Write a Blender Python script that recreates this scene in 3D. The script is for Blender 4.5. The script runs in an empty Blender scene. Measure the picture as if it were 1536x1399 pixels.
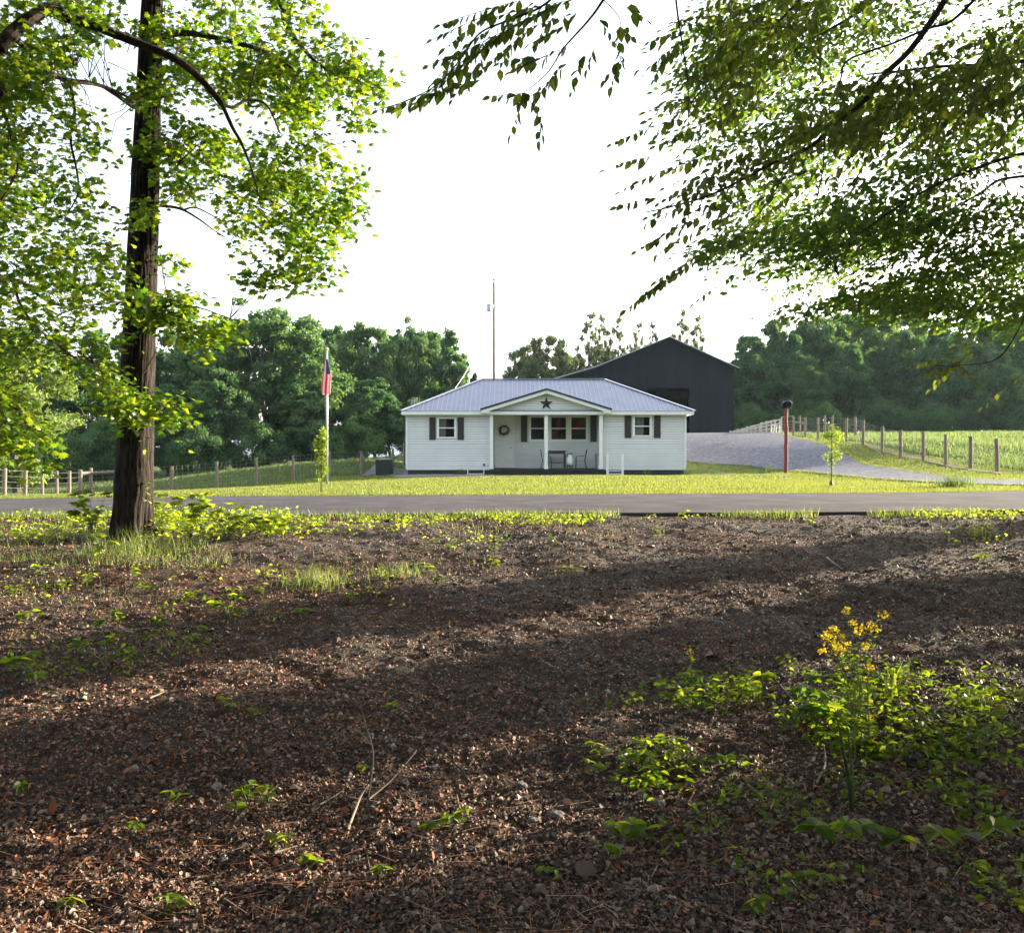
import bpy, math, random
import numpy as np
from mathutils import Vector, Matrix, geometry, noise as mnoise

R = math.radians
rng = np.random.default_rng(7)
random.seed(7)
scene = bpy.context.scene
COL = scene.collection

# ------------------------------------------------------------------ camera
F = 1450.0; CX = 768.0; CY = 699.5; HOR = 685.0
PITCH = math.atan((CY - HOR) / F)
CAMZ = 1.6
cam_d = bpy.data.cameras.new('camera'); cam = bpy.data.objects.new('camera', cam_d); COL.objects.link(cam)
cam.location = (0, 0, CAMZ); cam.rotation_euler = (R(90) - PITCH, 0, 0)
cam_d.sensor_width = 36; cam_d.lens = F / 1536 * 36; cam_d.clip_start = 0.05; cam_d.clip_end = 6000
scene.camera = cam

def ray(px, py):
    u = (px - CX) / F; v = (CY - py) / F
    cp, sp = math.cos(PITCH), math.sin(PITCH)
    return np.array([u, cp + v * sp, -sp + v * cp])
def at_d(px, py, d):
    """world point on the sight line of a photo pixel at depth y=d"""
    r = ray(px, py); k = d / r[1]
    return np.array([r[0] * k, d, CAMZ + r[2] * k])
def PX(px, d): return (px - CX) / F * d
def PZ(py, d): return float(at_d(CX, py, d)[2])

# ------------------------------------------------------------------ terrain (thin plate through survey points)
def sst(x): x = np.clip(x, 0, 1); return x * x * (3 - 2 * x)
ctrl = []
for x in (-14, -7, 0, 7, 14):
    for y, z in ((-12, 0), (-4, 0), (0, 0), (3, .02), (5, .07), (7, .24), (9, .42), (11.3, .6), (13.7, .76 + .004 * x)):
        ctrl.append((x, y, z))
for x in (-30, 30):
    for y in (-12, 0, 8): ctrl.append((x, y, .1))
    ctrl.append((x, 14, .6))
for x, y, z in ((-16, 16.5, .62), (-8, 16.5, .76), (0, 16.5, .80), (8, 16.5, .83), (16, 16.5, .88),
                (-16, 20, .60), (-8, 20, .74), (0, 20, .80), (8, 20, .84), (16, 20, .92),
                (-17, 33, .12), (-18, 39, -.1), (-12, 40, .25), (-10.7, 41, .41), (-9.7, 43, .55), (-8.5, 45, .72),
                (-8.0, 48, .95), (-6.4, 50.6, 1.05), (-5.8, 52, 1.2), (-25, 55, -.05), (-17, 58, .65), (-9, 60, 1.35),
                (-5, 43.5, .72), (0, 43.5, .72), (5, 43.5, .74), (9, 43.5, .78), (-5, 46.8, .70), (-6.5, 47.3, .62), (-6.3, 48.5, .66), (-7.2, 47, .64), (-1, 46.8, .70), (4, 46.8, .70), (2, 50, .75), (-5.4, 50.5, .85), (-4, 55, 1.2), (8.4, 46.5, .74), (9.6, 50, 1.35),
                (0, 30, .80), (6, 30, .82), (-6, 30, .68), (-8, 33, .58), (0, 37, .79), (8, 38, .84), (14, 27, .90), (16.5, 32.5, 1.09), (17.2, 38, 1.6),
                (12, 42, 1.0), (13, 45, 1.55), (16.2, 44.5, 2.14), (16.6, 55, 2.7), (12, 50, 1.9), (13.3, 58, 2.85), (8, 58, 2.5), (0, 62, 2.3),
                (11, 69, 3.17), (3, 72, 3.0), (20, 69, 3.2), (16, 80, 3.1), (30, 45, 1.9), (30, 62, 3.1), (24, 33, 1.2), (33, 33, 1.4), (45, 60, 3.2), (45, 90, 3.0),
                (-35, 40, -.3), (-45, 60, -.3), (-30, 80, .2), (-12, 80, .9), (0, 95, 2.2), (25, 95, 2.9), (-35, 100, .3), (-70, 60, 0), (75, 60, 3),
                (-70, 0, 0), (70, 0, .5), (0, -40, 0), (-70, 120, .5), (75, 120, 2.5), (0, 130, 1.5)):
    ctrl.append((x, y, z))
ctrl = np.array(ctrl, float)
def _U(r2): return np.where(r2 > 1e-9, .5 * r2 * np.log(np.maximum(r2, 1e-9)), 0)
_n = len(ctrl)
_d2 = ((ctrl[:, None, :2] - ctrl[None, :, :2]) ** 2).sum(2)
_A = np.zeros((_n + 3, _n + 3)); _A[:_n, :_n] = _U(_d2) + np.eye(_n) * .04
_A[:_n, _n] = 1; _A[:_n, _n + 1:] = ctrl[:, :2]; _A[_n, :_n] = 1; _A[_n + 1:, :_n] = ctrl[:, :2].T
_w = np.linalg.solve(_A, np.concatenate([ctrl[:, 2], np.zeros(3)]))
def terr(x, y):
    x = np.atleast_1d(np.asarray(x, float)); y = np.atleast_1d(np.asarray(y, float))
    sh = np.broadcast(x, y).shape
    x = np.broadcast_to(x, sh).ravel(); y = np.broadcast_to(y, sh).ravel()
    out = np.empty(len(x))
    for i in range(0, len(x), 40000):
        xs = x[i:i + 40000]; ys = y[i:i + 40000]
        d2 = (xs[:, None] - ctrl[None, :, 0]) ** 2 + (ys[:, None] - ctrl[None, :, 1]) ** 2
        out[i:i + 40000] = _U(d2) @ _w[:_n] + _w[_n] + _w[_n + 1] * xs + _w[_n + 2] * ys
    r = np.hypot(x, y - 40)
    t = sst((r - 70) / 70)
    out = out * (1 - t) + 1.0 * t
    return out.reshape(sh)
def tz(x, y): return float(terr(x, y)[0])
def at(px, py, dmax=120):
    """where the sight line of a photo pixel meets the ground"""
    d = np.linspace(1.5, dmax, 1500); r = ray(px, py)
    x = r[0] / r[1] * d; z = CAMZ + r[2] / r[1] * d
    g = terr(x, d); h = z < g
    i = int(np.argmax(h)) if h.any() else len(d) - 1
    return np.array([x[i], d[i], g[i]])

# ------------------------------------------------------------------ object helpers
ORG = {}
def tag(o, label=None, cat=None, group=None, kind=None):
    if label: o['label'] = label
    if cat: o['category'] = cat
    if group: o['group'] = group
    if kind: o['kind'] = kind
    return o
def thing(name, label, cat, loc=(0, 0, 0), group=None):
    o = bpy.data.objects.new(name, None); COL.objects.link(o); o.location = loc; o.empty_display_size = .2
    ORG[o] = Vector(loc); return tag(o, label, cat, group)
def np_mesh(name, V, Fs, mats, parent=None, smooth=False, midx=None):
    """V (n,3) array; Fs = (m,k) array or list of such arrays"""
    V = np.asarray(V, np.float64)
    if parent is not None: V = V - np.array(ORG[parent])
    if not isinstance(Fs, list): Fs = [Fs]
    Fs = [np.asarray(f, np.int32) for f in Fs if len(f)]
    me = bpy.data.meshes.new(name)
    me.vertices.add(len(V)); me.vertices.foreach_set('co', V.astype(np.float32).ravel())
    loops = np.concatenate([f.ravel() for f in Fs]); tot = np.concatenate([np.full(len(f), f.shape[1]) for f in Fs])
    start = np.concatenate([[0], np.cumsum(tot)[:-1]])
    me.loops.add(len(loops)); me.loops.foreach_set('vertex_index', loops.astype(np.int32))
    me.polygons.add(len(tot)); me.polygons.foreach_set('loop_start', start.astype(np.int32)); me.polygons.foreach_set('loop_total', tot.astype(np.int32))
    if midx is not None: me.polygons.foreach_set('material_index', np.asarray(midx, np.int32))
    me.update(calc_edges=True)
    me.polygons.foreach_set('use_smooth', np.full(len(tot), smooth))
    for m in (mats if isinstance(mats, (list, tuple)) else [mats]): me.materials.append(m)
    o = bpy.data.objects.new(name, me); COL.objects.link(o)
    if parent is not None: o.parent = parent
    ORG[o] = ORG[parent] if parent is not None else Vector((0, 0, 0))
    return o
class MB:
    def __init__(s): s.v = []; s.f = []; s.m = []
    def add(s, vs, fs, m=0):
        b = len(s.v); s.v += [tuple(map(float, v)) for v in vs]; s.f += [tuple(b + i for i in f) for f in fs]; s.m += [m] * len(fs)
    def quad(s, a, b, c, d, m=0): s.add([a, b, c, d], [(0, 1, 2, 3)], m)
    def box(s, x0, x1, y0, y1, z0, z1, m=0):
        s.add([(x0, y0, z0), (x1, y0, z0), (x1, y1, z0), (x0, y1, z0), (x0, y0, z1), (x1, y0, z1), (x1, y1, z1), (x0, y1, z1)],
              [(0, 3, 2, 1), (4, 5, 6, 7), (0, 1, 5, 4), (1, 2, 6, 5), (2, 3, 7, 6), (3, 0, 4, 7)], m)
    def beam(s, a, b, w, h, m=0, up=(0, 0, 1)):
        a = Vector(a); b = Vector(b); d = (b - a).normalized(); u = Vector(up)
        sd = d.cross(u)
        if sd.length < 1e-4: sd = d.cross(Vector((0, 1, 0)))
        sd.normalize(); u = sd.cross(d).normalized()
        p = [q + sd * (i * w / 2) + u * (j * h / 2) for q in (a, b) for i, j in ((-1, -1), (1, -1), (1, 1), (-1, 1))]
        s.add(p, [(0, 1, 2, 3), (7, 6, 5, 4), (0, 4, 5, 1), (1, 5, 6, 2), (2, 6, 7, 3), (3, 7, 4, 0)], m)
    def tube(s, pts, rad, n=8, m=0, cap=True, rough=0):
        pts = [Vector(p) for p in pts]
        if not hasattr(rad, '__len__'): rad = [rad] * len(pts)
        vs = []; fs = []; pu = None
        for i, p in enumerate(pts):
            d = (pts[min(i + 1, len(pts) - 1)] - pts[max(i - 1, 0)]).normalized()
            if pu is None: pu = d.orthogonal().normalized()
            pu = (pu - d * pu.dot(d)).normalized(); w = d.cross(pu)
            for k in range(n):
                a = 2 * math.pi * k / n; r = rad[i] * (1 + rough * random.uniform(-1, 1))
                vs.append(p + (pu * math.cos(a) + w * math.sin(a)) * r)
        for i in range(len(pts) - 1):
            for k in range(n): fs.append((i * n + k, i * n + (k + 1) % n, (i + 1) * n + (k + 1) % n, (i + 1) * n + k))
        if cap: fs.append(tuple(range(n))[::-1]); fs.append(tuple((len(pts) - 1) * n + k for k in range(n)))
        s.add(vs, fs, m)
    def lathe(s, c, prof, n=16, m=0, axis=None):
        c = Vector(c); M = Matrix.Identity(3) if axis is None else Vector((0, 0, 1)).rotation_difference(Vector(axis)).to_matrix()
        vs = [c + M @ Vector((r * math.cos(2 * math.pi * k / n), r * math.sin(2 * math.pi * k / n), z)) for r, z in prof for k in range(n)]
        fs = [(i * n + k, i * n + (k + 1) % n, (i + 1) * n + (k + 1) % n, (i + 1) * n + k) for i in range(len(prof) - 1) for k in range(n)]
        s.add(vs, fs, m)
    def build(s, name, mats, parent=None, smooth=False, bevel=0):
        me = bpy.data.meshes.new(name); org = ORG[parent] if parent is not None else Vector((0, 0, 0))
        me.from_pydata([(v[0] - org[0], v[1] - org[1], v[2] - org[2]) for v in s.v], [], s.f)
        for m in (mats if isinstance(mats, (list, tuple)) else [mats]): me.materials.append(m)
        me.polygons.foreach_set('material_index', s.m); me.polygons.foreach_set('use_smooth', [smooth] * len(s.f)); me.update()
        o = bpy.data.objects.new(name, me); COL.objects.link(o)
        if parent is not None: o.parent = parent
        ORG[o] = org
        if bevel:
            b = o.modifiers.new('bevel', 'BEVEL'); b.width = bevel; b.segments = 2; b.limit_method = 'ANGLE'
        return o
def copy_tree(o, parent=None):
    c = o.copy(); COL.objects.link(c)
    if parent is not None: c.parent = parent
    for ch in [q for q in bpy.data.objects if q.parent == o]: copy_tree(ch, c)
    return c
def kids(o): return list(o.children)

# ------------------------------------------------------------------ materials
def newmat(name):
    m = bpy.data.materials.new(name); m.use_nodes = True; nt = m.node_tree; nt.nodes.clear()
    return m, nt, nt.nodes, nt.links
def N(nt, t, **kw):
    n = nt.nodes.new(t)
    for k, v in kw.items():
        if k.startswith('i_'):
            key = k[2:].replace('_', ' ')
            n.inputs[int(key) if key.isdigit() else key].default_value = v
        else: setattr(n, k, v)
    return n
def c4(c): return (c[0], c[1], c[2], 1)
def ramp(nt, fac, stops, interp='LINEAR'):
    r = nt.nodes.new('ShaderNodeValToRGB'); e = r.color_ramp.elements; r.color_ramp.interpolation = interp
    while len(e) < len(stops): e.new(.5)
    for i, (p, c) in enumerate(stops): e[i].position = p; e[i].color = c4(c)
    nt.links.new(fac, r.inputs[0]); return r.outputs[0]
def noise_f(nt, scale, detail=4, rough=.6, coord='Object', stretch=None):
    tc = nt.nodes.new('ShaderNodeTexCoord'); src = tc.outputs[coord]
    if stretch:
        mp = nt.nodes.new('ShaderNodeMapping'); mp.inputs['Scale'].default_value = stretch; nt.links.new(src, mp.inputs[0]); src = mp.outputs[0]
    n = N(nt, 'ShaderNodeTexNoise'); n.inputs['Scale'].default_value = scale; n.inputs['Detail'].default_value = detail; n.inputs['Roughness'].default_value = rough
    nt.links.new(src, n.inputs['Vector']); return n.outputs['Fac']
def pbr(name, stops, scale=5, rough=.7, metal=0, bump=0, bscale=None, detail=5, stretch=None, spec=.5, bdist=.02, coord='Object'):
    m, nt, nd, lk = newmat(name)
    b = N(nt, 'ShaderNodeBsdfPrincipled'); o = N(nt, 'ShaderNodeOutputMaterial'); lk.new(b.outputs[0], o.inputs[0])
    b.inputs['Roughness'].default_value = rough; b.inputs['Metallic'].default_value = metal; b.inputs['Specular IOR Level'].default_value = spec
    if len(stops) == 1 : stops = [(.3, [k * .92 for k in stops[0]]), (.7, [min(1, k * 1.06) for k in stops[0]])]
    lk.new(ramp(nt, noise_f(nt, scale, detail, stretch=stretch, coord=coord), stops), b.inputs['Base Color'])
    if bump:
        bp = N(nt, 'ShaderNodeBump'); bp.inputs['Strength'].default_value = bump; bp.inputs['Distance'].default_value = bdist
        lk.new(noise_f(nt, bscale or scale * 3, 6, stretch=stretch, coord=coord), bp.inputs['Height']); lk.new(bp.outputs[0], b.inputs['Normal'])
    return m
def leafmat(name, cols, tcols, trans=.45, rough=.5, gloss=.04, objvar=0, patch=None):
    """leaf: reflected colour and the yellower colour that shines through, both vary from leaf to leaf"""
    m, nt, nd, lk = newmat(name)
    g = N(nt, 'ShaderNodeNewGeometry'); fac = g.outputs['Random Per Island']
    if objvar or patch:
        src = noise_f(nt, patch or 1, 2) if patch else N(nt, 'ShaderNodeObjectInfo').outputs['Random']
        mx = N(nt, 'ShaderNodeMix'); mx.inputs[0].default_value = objvar or .6
        lk.new(fac, mx.inputs[2]); lk.new(src, mx.inputs[3]); fac = mx.outputs[0]
        if patch and objvar:
            pass
    n = len(cols)
    st = [(i / max(1, n - 1), c) for i, c in enumerate(cols)]
    ts = [(i / max(1, len(tcols) - 1), c) for i, c in enumerate(tcols)]
    c1 = ramp(nt, fac, st); c2 = ramp(nt, fac, ts)
    d = N(nt, 'ShaderNodeBsdfDiffuse'); t = N(nt, 'ShaderNodeBsdfTranslucent'); gl = N(nt, 'ShaderNodeBsdfGlossy'); gl.inputs['Roughness'].default_value = rough
    lk.new(c1, d.inputs[0]); lk.new(c2, t.inputs[0])
    m1 = N(nt, 'ShaderNodeMixShader'); m1.inputs[0].default_value = trans; lk.new(d.outputs[0], m1.inputs[1]); lk.new(t.outputs[0], m1.inputs[2])
    m2 = N(nt, 'ShaderNodeMixShader'); m2.inputs[0].default_value = gloss; lk.new(m1.outputs[0], m2.inputs[1]); lk.new(gl.outputs[0], m2.inputs[2])
    o = N(nt, 'ShaderNodeOutputMaterial'); lk.new(m2.outputs[0], o.inputs[0]); return m
def chipmat(name, stops, rough=.8, spec=.3):
    m, nt, nd, lk = newmat(name)
    g = N(nt, 'ShaderNodeNewGeometry'); b = N(nt, 'ShaderNodeBsdfPrincipled'); b.inputs['Roughness'].default_value = rough; b.inputs['Specular IOR Level'].default_value = spec
    lk.new(ramp(nt, g.outputs['Random Per Island'], stops, 'LINEAR'), b.inputs['Base Color'])
    o = N(nt, 'ShaderNodeOutputMaterial'); lk.new(b.outputs[0], o.inputs[0]); return m

# ------------------------------------------------------------------ scatter helpers
def rotmats(n, tilt, r=rng):
    """random orientations: z axis tilted up to `tilt` rad from vertical, any heading; returns (n,3,3) columns = axes"""
    az = r.uniform(0, 2 * np.pi, n); tl = np.abs(r.normal(0, tilt, n)) if np.isscalar(tilt) else tilt; ta = r.uniform(0, 2 * np.pi, n)
    nz = np.stack([np.sin(tl) * np.cos(ta), np.sin(tl) * np.sin(ta), np.cos(tl)], 1)
    x = np.stack([np.cos(az), np.sin(az), np.zeros(n)], 1); x -= nz * (x * nz).sum(1, keepdims=True); x /= np.linalg.norm(x, axis=1, keepdims=True) + 1e-9
    y = np.cross(nz, x); return np.stack([x, y, nz], 2)
def frame(d, nrm):
    d = d / (np.linalg.norm(d, axis=1, keepdims=True) + 1e-9); nz = nrm - d * (nrm * d).sum(1, keepdims=True); nz /= np.linalg.norm(nz, axis=1, keepdims=True) + 1e-9
    return np.stack([d, np.cross(nz, d), nz], 2)
def stamp(tv, tf, P, M, S):
    """copies of template (tv verts, tf list of face arrays) at P with frames M and sizes S -> V, [F]"""
    tv = np.asarray(tv, float); n = len(P); S = np.broadcast_to(np.asarray(S, float).reshape(-1, 1, 1) if np.ndim(S) else S, (n, 1, 1))
    V = np.einsum('nij,kj->nki', M, tv) * S + P[:, None, :]
    out = []
    for f in tf:
        f = np.asarray(f); out.append((np.arange(n)[:, None, None] * len(tv) + f[None]).reshape(-1, f.shape[1]))
    return V.reshape(-1, 3), out
def merge(parts):
    """[(V,[F..])...] -> V, [F..]"""
    Vs = []; Fd = {}; b = 0
    for V, Fl in parts:
        Vs.append(V)
        for f in Fl: Fd.setdefault(f.shape[1], []).append(f + b)
        b += len(V)
    return np.concatenate(Vs), [np.concatenate(x) for x in Fd.values()]
# leaf templates: x = length axis, z = normal
LEAF_OVAL = (np.array([(0, 0, 0), (.28, .27, .05), (.62, .24, .03), (1, 0, -.1), (.62, -.24, .03), (.28, -.27, .05), (.33, 0, -.02), (.66, 0, -.05)]),
             [np.array([(0, 6, 1), (0, 5, 6), (7, 3, 2), (7, 4, 3)]), np.array([(1, 6, 7, 2), (6, 5, 4, 7)])])
_m = [(0, 0), (.05, .14), (-.08, .42), (.18, .30), (.30, .56), (.42, .27), (.62, .34), (.66, .14), (1, 0)]
_mv = [(x, y, 0.03 - .25 * abs(y) ** 1.5 - .06 * x * x) for x, y in _m] + [(x, -y, 0.03 - .25 * abs(y) ** 1.5 - .06 * x * x) for x, y in _m[1:-1]] + [(.35, 0, .04)]
_ring = [0, 1, 2, 3, 4, 5, 6, 7, 8, 15, 14, 13, 12, 11, 10, 9]
LEAF_MAPLE = (np.array(_mv), [np.array([(16, _ring[(i + 1) % 16], _ring[i]) for i in range(16)])])
LEAF_KITE = (np.array([(0, 0, 0), (.45, .3, .06), (1, 0, -.05), (.45, -.3, .06)]), [np.array([(0, 2, 1), (0, 3, 2)])])
LEAF_CLUMP = (np.array([(0, 0, 0), (.5, .38, .1), (1, .1, -.1), (.45, -.35, .05), (.1, .5, -.1), (-.3, .35, .1)]), [np.array([(0, 2, 1), (0, 3, 2), (0, 1, 4), (0, 4, 5)])])
BLADE = (np.array([(-.5, 0, 0), (.5, 0, 0), (.2, .25, 1)]), [np.array([(0, 1, 2)])])
def vnoise(P, s, seed=0):
    """cheap smooth 3-D value noise, 0..1"""
    q = np.asarray(P, float) * s + seed * 17.3; i = np.floor(q).astype(np.int64); f = q - i; f = f * f * (3 - 2 * f); out = 0
    for dx in (0, 1):
        for dy in (0, 1):
            for dz in (0, 1):
                h = (i[:, 0] + dx) * 73856093 ^ (i[:, 1] + dy) * 19349663 ^ (i[:, 2] + dz) * 83492791
                h = ((h ^ (h >> 13)) * 1274126177) & 0xffffffff
                w = np.where(dx, f[:, 0], 1 - f[:, 0]) * np.where(dy, f[:, 1], 1 - f[:, 1]) * np.where(dz, f[:, 2], 1 - f[:, 2])
                out = out + w * (h / 4294967295.0)
    return out
def inpoly(x, y, poly):
    poly = np.asarray(poly, float); c = np.zeros(np.shape(x), bool); j = len(poly) - 1
    for i in range(len(poly)):
        xi, yi = poly[i]; xj, yj = poly[j]
        with np.errstate(divide='ignore', invalid='ignore'):
            c ^= ((yi > y) != (yj > y)) & (x < (xj - xi) * (y - yi) / (yj - yi) + xi)
        j = i
    return c
# ------------------------------------------------------------------ sun, sky
SUN_AZ = R(30); SUN_EL = R(12.5)        # azimuth from +x towards +y
sd = Vector((math.cos(SUN_AZ) * math.cos(SUN_EL), math.sin(SUN_AZ) * math.cos(SUN_EL), math.sin(SUN_EL)))
sun_d = bpy.data.lights.new('sun', 'SUN'); sun_d.energy = 5.0; sun_d.angle = R(.55); sun_d.color = (1, .86, .62)
sun = bpy.data.objects.new('sun', sun_d); COL.objects.link(sun); sun.rotation_euler = sd.to_track_quat('Z', 'Y').to_euler()
w = bpy.data.worlds.new('World'); scene.world = w; w.use_nodes = True; nt = w.node_tree
bg = nt.nodes['Background']; sky = nt.nodes.new('ShaderNodeTexSky'); sky.sky_type = 'NISHITA'; sky.sun_disc = False
sky.sun_elevation = SUN_EL; sky.sun_rotation = R(90) - SUN_AZ; sky.air_density = 1.0; sky.dust_density = 2.5; sky.ozone_density = 1.0
hs = nt.nodes.new('ShaderNodeHueSaturation'); hs.inputs['Saturation'].default_value = .5; nt.links.new(sky.outputs[0], hs.inputs['Color'])
mxw = nt.nodes.new('ShaderNodeMix'); mxw.data_type = 'RGBA'; mxw.blend_type = 'LIGHTEN'; mxw.inputs[0].default_value = 1   # thin bright haze over the whole sky
nt.links.new(hs.outputs[0], mxw.inputs[6]); mxw.inputs[7].default_value = (1.5, 1.62, 1.84, 1); nt.links.new(mxw.outputs[2], bg.inputs[0]); bg.inputs[1].default_value = .15
scene.view_settings.view_transform = 'Standard'; scene.view_settings.look = 'None'; scene.view_settings.gamma = 1; scene.view_settings.exposure = 2.2
scene.cycles.max_bounces = 6; scene.cycles.diffuse_bounces = 3; scene.cycles.transmission_bounces = 4; scene.cycles.transparent_max_bounces = 8
scene.cycles.sample_clamp_indirect = 4

# ------------------------------------------------------------------ ground materials
M_pasture = pbr('pasture_soil_grass', [(.3, (.05, .07, .016)), (.55, (.075, .105, .022)), (.75, (.11, .12, .035))], 1.2, .9, bump=1, bscale=9, bdist=.08, spec=.1)
M_lawn = pbr('mown_lawn', [(.3, (.07, .11, .02)), (.5, (.11, .15, .03)), (.72, (.16, .18, .045))], 2.5, .9, bump=1, bscale=30, bdist=.05, spec=.1)
def floor_mat():
    m, nt, nd, lk = newmat('leaf_litter_soil')
    b = N(nt, 'ShaderNodeBsdfPrincipled'); b.inputs['Roughness'].default_value = .9; b.inputs['Specular IOR Level'].default_value = .15
    o = N(nt, 'ShaderNodeOutputMaterial'); lk.new(b.outputs[0], o.inputs[0])
    a = ramp(nt, noise_f(nt, 60, 8, .75), [(.35, (.018, .014, .012)), (.5, (.075, .048, .037)), (.62, (.17, .095, .064)), (.75, (.22, .16, .12))])
    c = ramp(nt, noise_f(nt, 90, 6, .7), [(.35, (.025, .025, .026)), (.55, (.10, .083, .075)), (.72, (.22, .18, .155))])
    mx = N(nt, 'ShaderNodeMix', data_type='RGBA'); f = ramp(nt, noise_f(nt, .55, 4, .6), [(.42, (0, 0, 0)), (.58, (1, 1, 1))])
    lk.new(f, mx.inputs[0]); lk.new(a, mx.inputs[6]); lk.new(c, mx.inputs[7]); lk.new(mx.outputs[2], b.inputs['Base Color'])
    bp = N(nt, 'ShaderNodeBump'); bp.inputs['Strength'].default_value = 1; bp.inputs['Distance'].default_value = .03
    lk.new(noise_f(nt, 45, 8, .7), bp.inputs['Height']); lk.new(bp.outputs[0], b.inputs['Normal']); return m
M_floor = floor_mat()
M_road = pbr('worn_asphalt', [(.3, (.056, .053, .062)), (.5, (.076, .071, .082)), (.7, (.105, .098, .11))], 1.5, .95, bump=.5, bscale=90, bdist=.01, spec=.06, detail=10)
M_gravel = pbr('grey_gravel', [(.34, (.085, .087, .105)), (.5, (.135, .138, .165)), (.66, (.21, .212, .25))], 6, .9, bump=.8, bscale=28, bdist=.04, spec=.08, detail=10)
M_bed = pbr('pale_gravel_bed', [(.3, (.09, .085, .085)), (.5, (.18, .175, .18)), (.7, (.34, .33, .32))], 22, .9, bump=1, bscale=40, bdist=.03, spec=.2)

# ------------------------------------------------------------------ sheets
def grid_sheet(name, xs, ys, zoff, mat, extra=None, label=None):
    X, Y = np.meshgrid(xs, ys); Z = terr(X, Y) + zoff
    if extra is not None: Z = Z + extra(X, Y)
    V = np.stack([X, Y, Z], 2).reshape(-1, 3); nx = len(xs); ny = len(ys)
    i = np.arange(ny - 1)[:, None] * nx + np.arange(nx - 1)[None]
    Fq = np.stack([i, i + 1, i + nx + 1, i + nx], 2).reshape(-1, 4)
    o = np_mesh(name, V, Fq, mat, smooth=True); tag(o, kind='structure'); return o
def poly_sheet(name, poly, zoff, mat, step=.5, rag=0, skirt=.12):
    """a sheet laid on the terrain inside an outline"""
    P = []
    n = len(poly)
    for i in range(n):
        a = np.array(poly[i][:2]); b = np.array(poly[(i + 1) % n][:2]); L = np.linalg.norm(b - a); k = max(1, int(L / (step * .5)))
        for j in range(k):
            p = a + (b - a) * j / k; nrm = np.array([-(b - a)[1], (b - a)[0]]) / L
            if rag: p = p + nrm * rag * (mnoise.noise(Vector((p[0] * 1.3, p[1] * 1.3, 3))) + .6 * mnoise.noise(Vector((p[0] * 4, p[1] * 4, 9))))
            P.append(p)
    nb = len(P); pa = np.array(P)
    gx = np.arange(pa[:, 0].min(), pa[:, 0].max(), step); gy = np.arange(pa[:, 1].min(), pa[:, 1].max(), step)
    GX, GY = np.meshgrid(gx, gy); GX = GX.ravel() + rng.uniform(-.1, .1, GX.size) * step; GY = GY.ravel()
    ok = inpoly(GX, GY, pa)
    dm = np.array([np.min(np.hypot(pa[:, 0] - x, pa[:, 1] - y)) for x, y in zip(GX[ok], GY[ok])]) if ok.any() else np.zeros(0)
    ins = np.stack([GX[ok], GY[ok]], 1)[dm > step * .35]
    vs = [Vector(p) for p in P] + [Vector(p) for p in ins]
    r = geometry.delaunay_2d_cdt(vs, [(i, (i + 1) % nb) for i in range(nb)], [tuple(range(nb))], 1, 1e-5)
    v2 = np.array([(v.x, v.y) for v in r[0]]); z = terr(v2[:, 0], v2[:, 1]) + zoff
    V = np.column_stack([v2, z]); T = np.array([f for f in r[2] if len(f) == 3])
    a = V[T[:, 0]]; b = V[T[:, 1]]; c = V[T[:, 2]]
    fl = np.cross(b - a, c - a)[:, 2] < 0; T[fl] = T[fl][:, ::-1]
    # skirt
    E = {}
    for t in T:
        for i in range(3): E[(t[i], t[(i + 1) % 3])] = 1
    be = [e for e in E if (e[1], e[0]) not in E]
    base = len(V); idx = {}; ex = []
    for e in be:
        for q in e:
            if q not in idx: idx[q] = base + len(ex); ex.append((V[q][0], V[q][1], V[q][2] - skirt))
    Q = np.array([(e[0], idx[e[0]], idx[e[1]], e[1]) for e in be])
    o = np_mesh(name, np.vstack([V, np.array(ex)]), [T, Q], mat, smooth=False); tag(o, kind='structure'); return o

def steps(*seg):
    out = []
    for a, b, s in seg: out += list(np.arange(a, b, s))
    return np.array(out + [seg[-1][1]])
grid_sheet('ground', steps((-2500, -600, 300), (-600, -150, 50), (-150, -50, 5), (-50, 50, 1), (50, 150, 5), (150, 600, 50), (600, 2500, 300)),
           steps((-600, -150, 50), (-150, -30, 8), (-30, 10, 2), (10, 90, 1), (90, 200, 5), (200, 600, 50), (600, 3000, 300)), -.05, M_pasture)

ROAD_NEAR = lambda x: 13.75 + .012 * x; ROAD_FAR = lambda x: 19.25 + .012 * x
# woodland floor in front of the road: fine relief near the camera
def relief(X, Y):
    P = np.stack([X.ravel(), Y.ravel(), 0 * X.ravel()], 1)
    h = (vnoise(P, 1.1, 1) - .5) * .09 + (vnoise(P, 3.1, 2) - .5) * .05 + (vnoise(P, 9, 3) - .5) * .028 + (vnoise(P, 27, 4) - .5) * .016
    e = np.clip((13.9 - P[:, 1]) / 1.2, 0, 1)
    return (h * (.2 + .8 * e) - .02 * (1 - e)).reshape(X.shape) + 0.02
_y = [-14.0]
while _y[-1] < 13.95: _y.append(_y[-1] + (.5 if _y[-1] < 1.5 else max(.018, .0052 * _y[-1])))
_x = [0.0]
while _x[-1] < 30: _x.append(_x[-1] + (.035 if _x[-1] < 3 else .035 + (_x[-1] - 3) * .012))
_x = np.array(_x); _x = np.concatenate([-_x[:0:-1], _x])
grid_sheet('forest_floor', _x, np.array(_y), 0, M_floor, relief)
def gz(x, y): return terr(x, y) + relief(np.atleast_1d(np.asarray(x, float)), np.atleast_1d(np.asarray(y, float)))
def gzs(x, y): return float(gz(x, y)[0])

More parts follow.
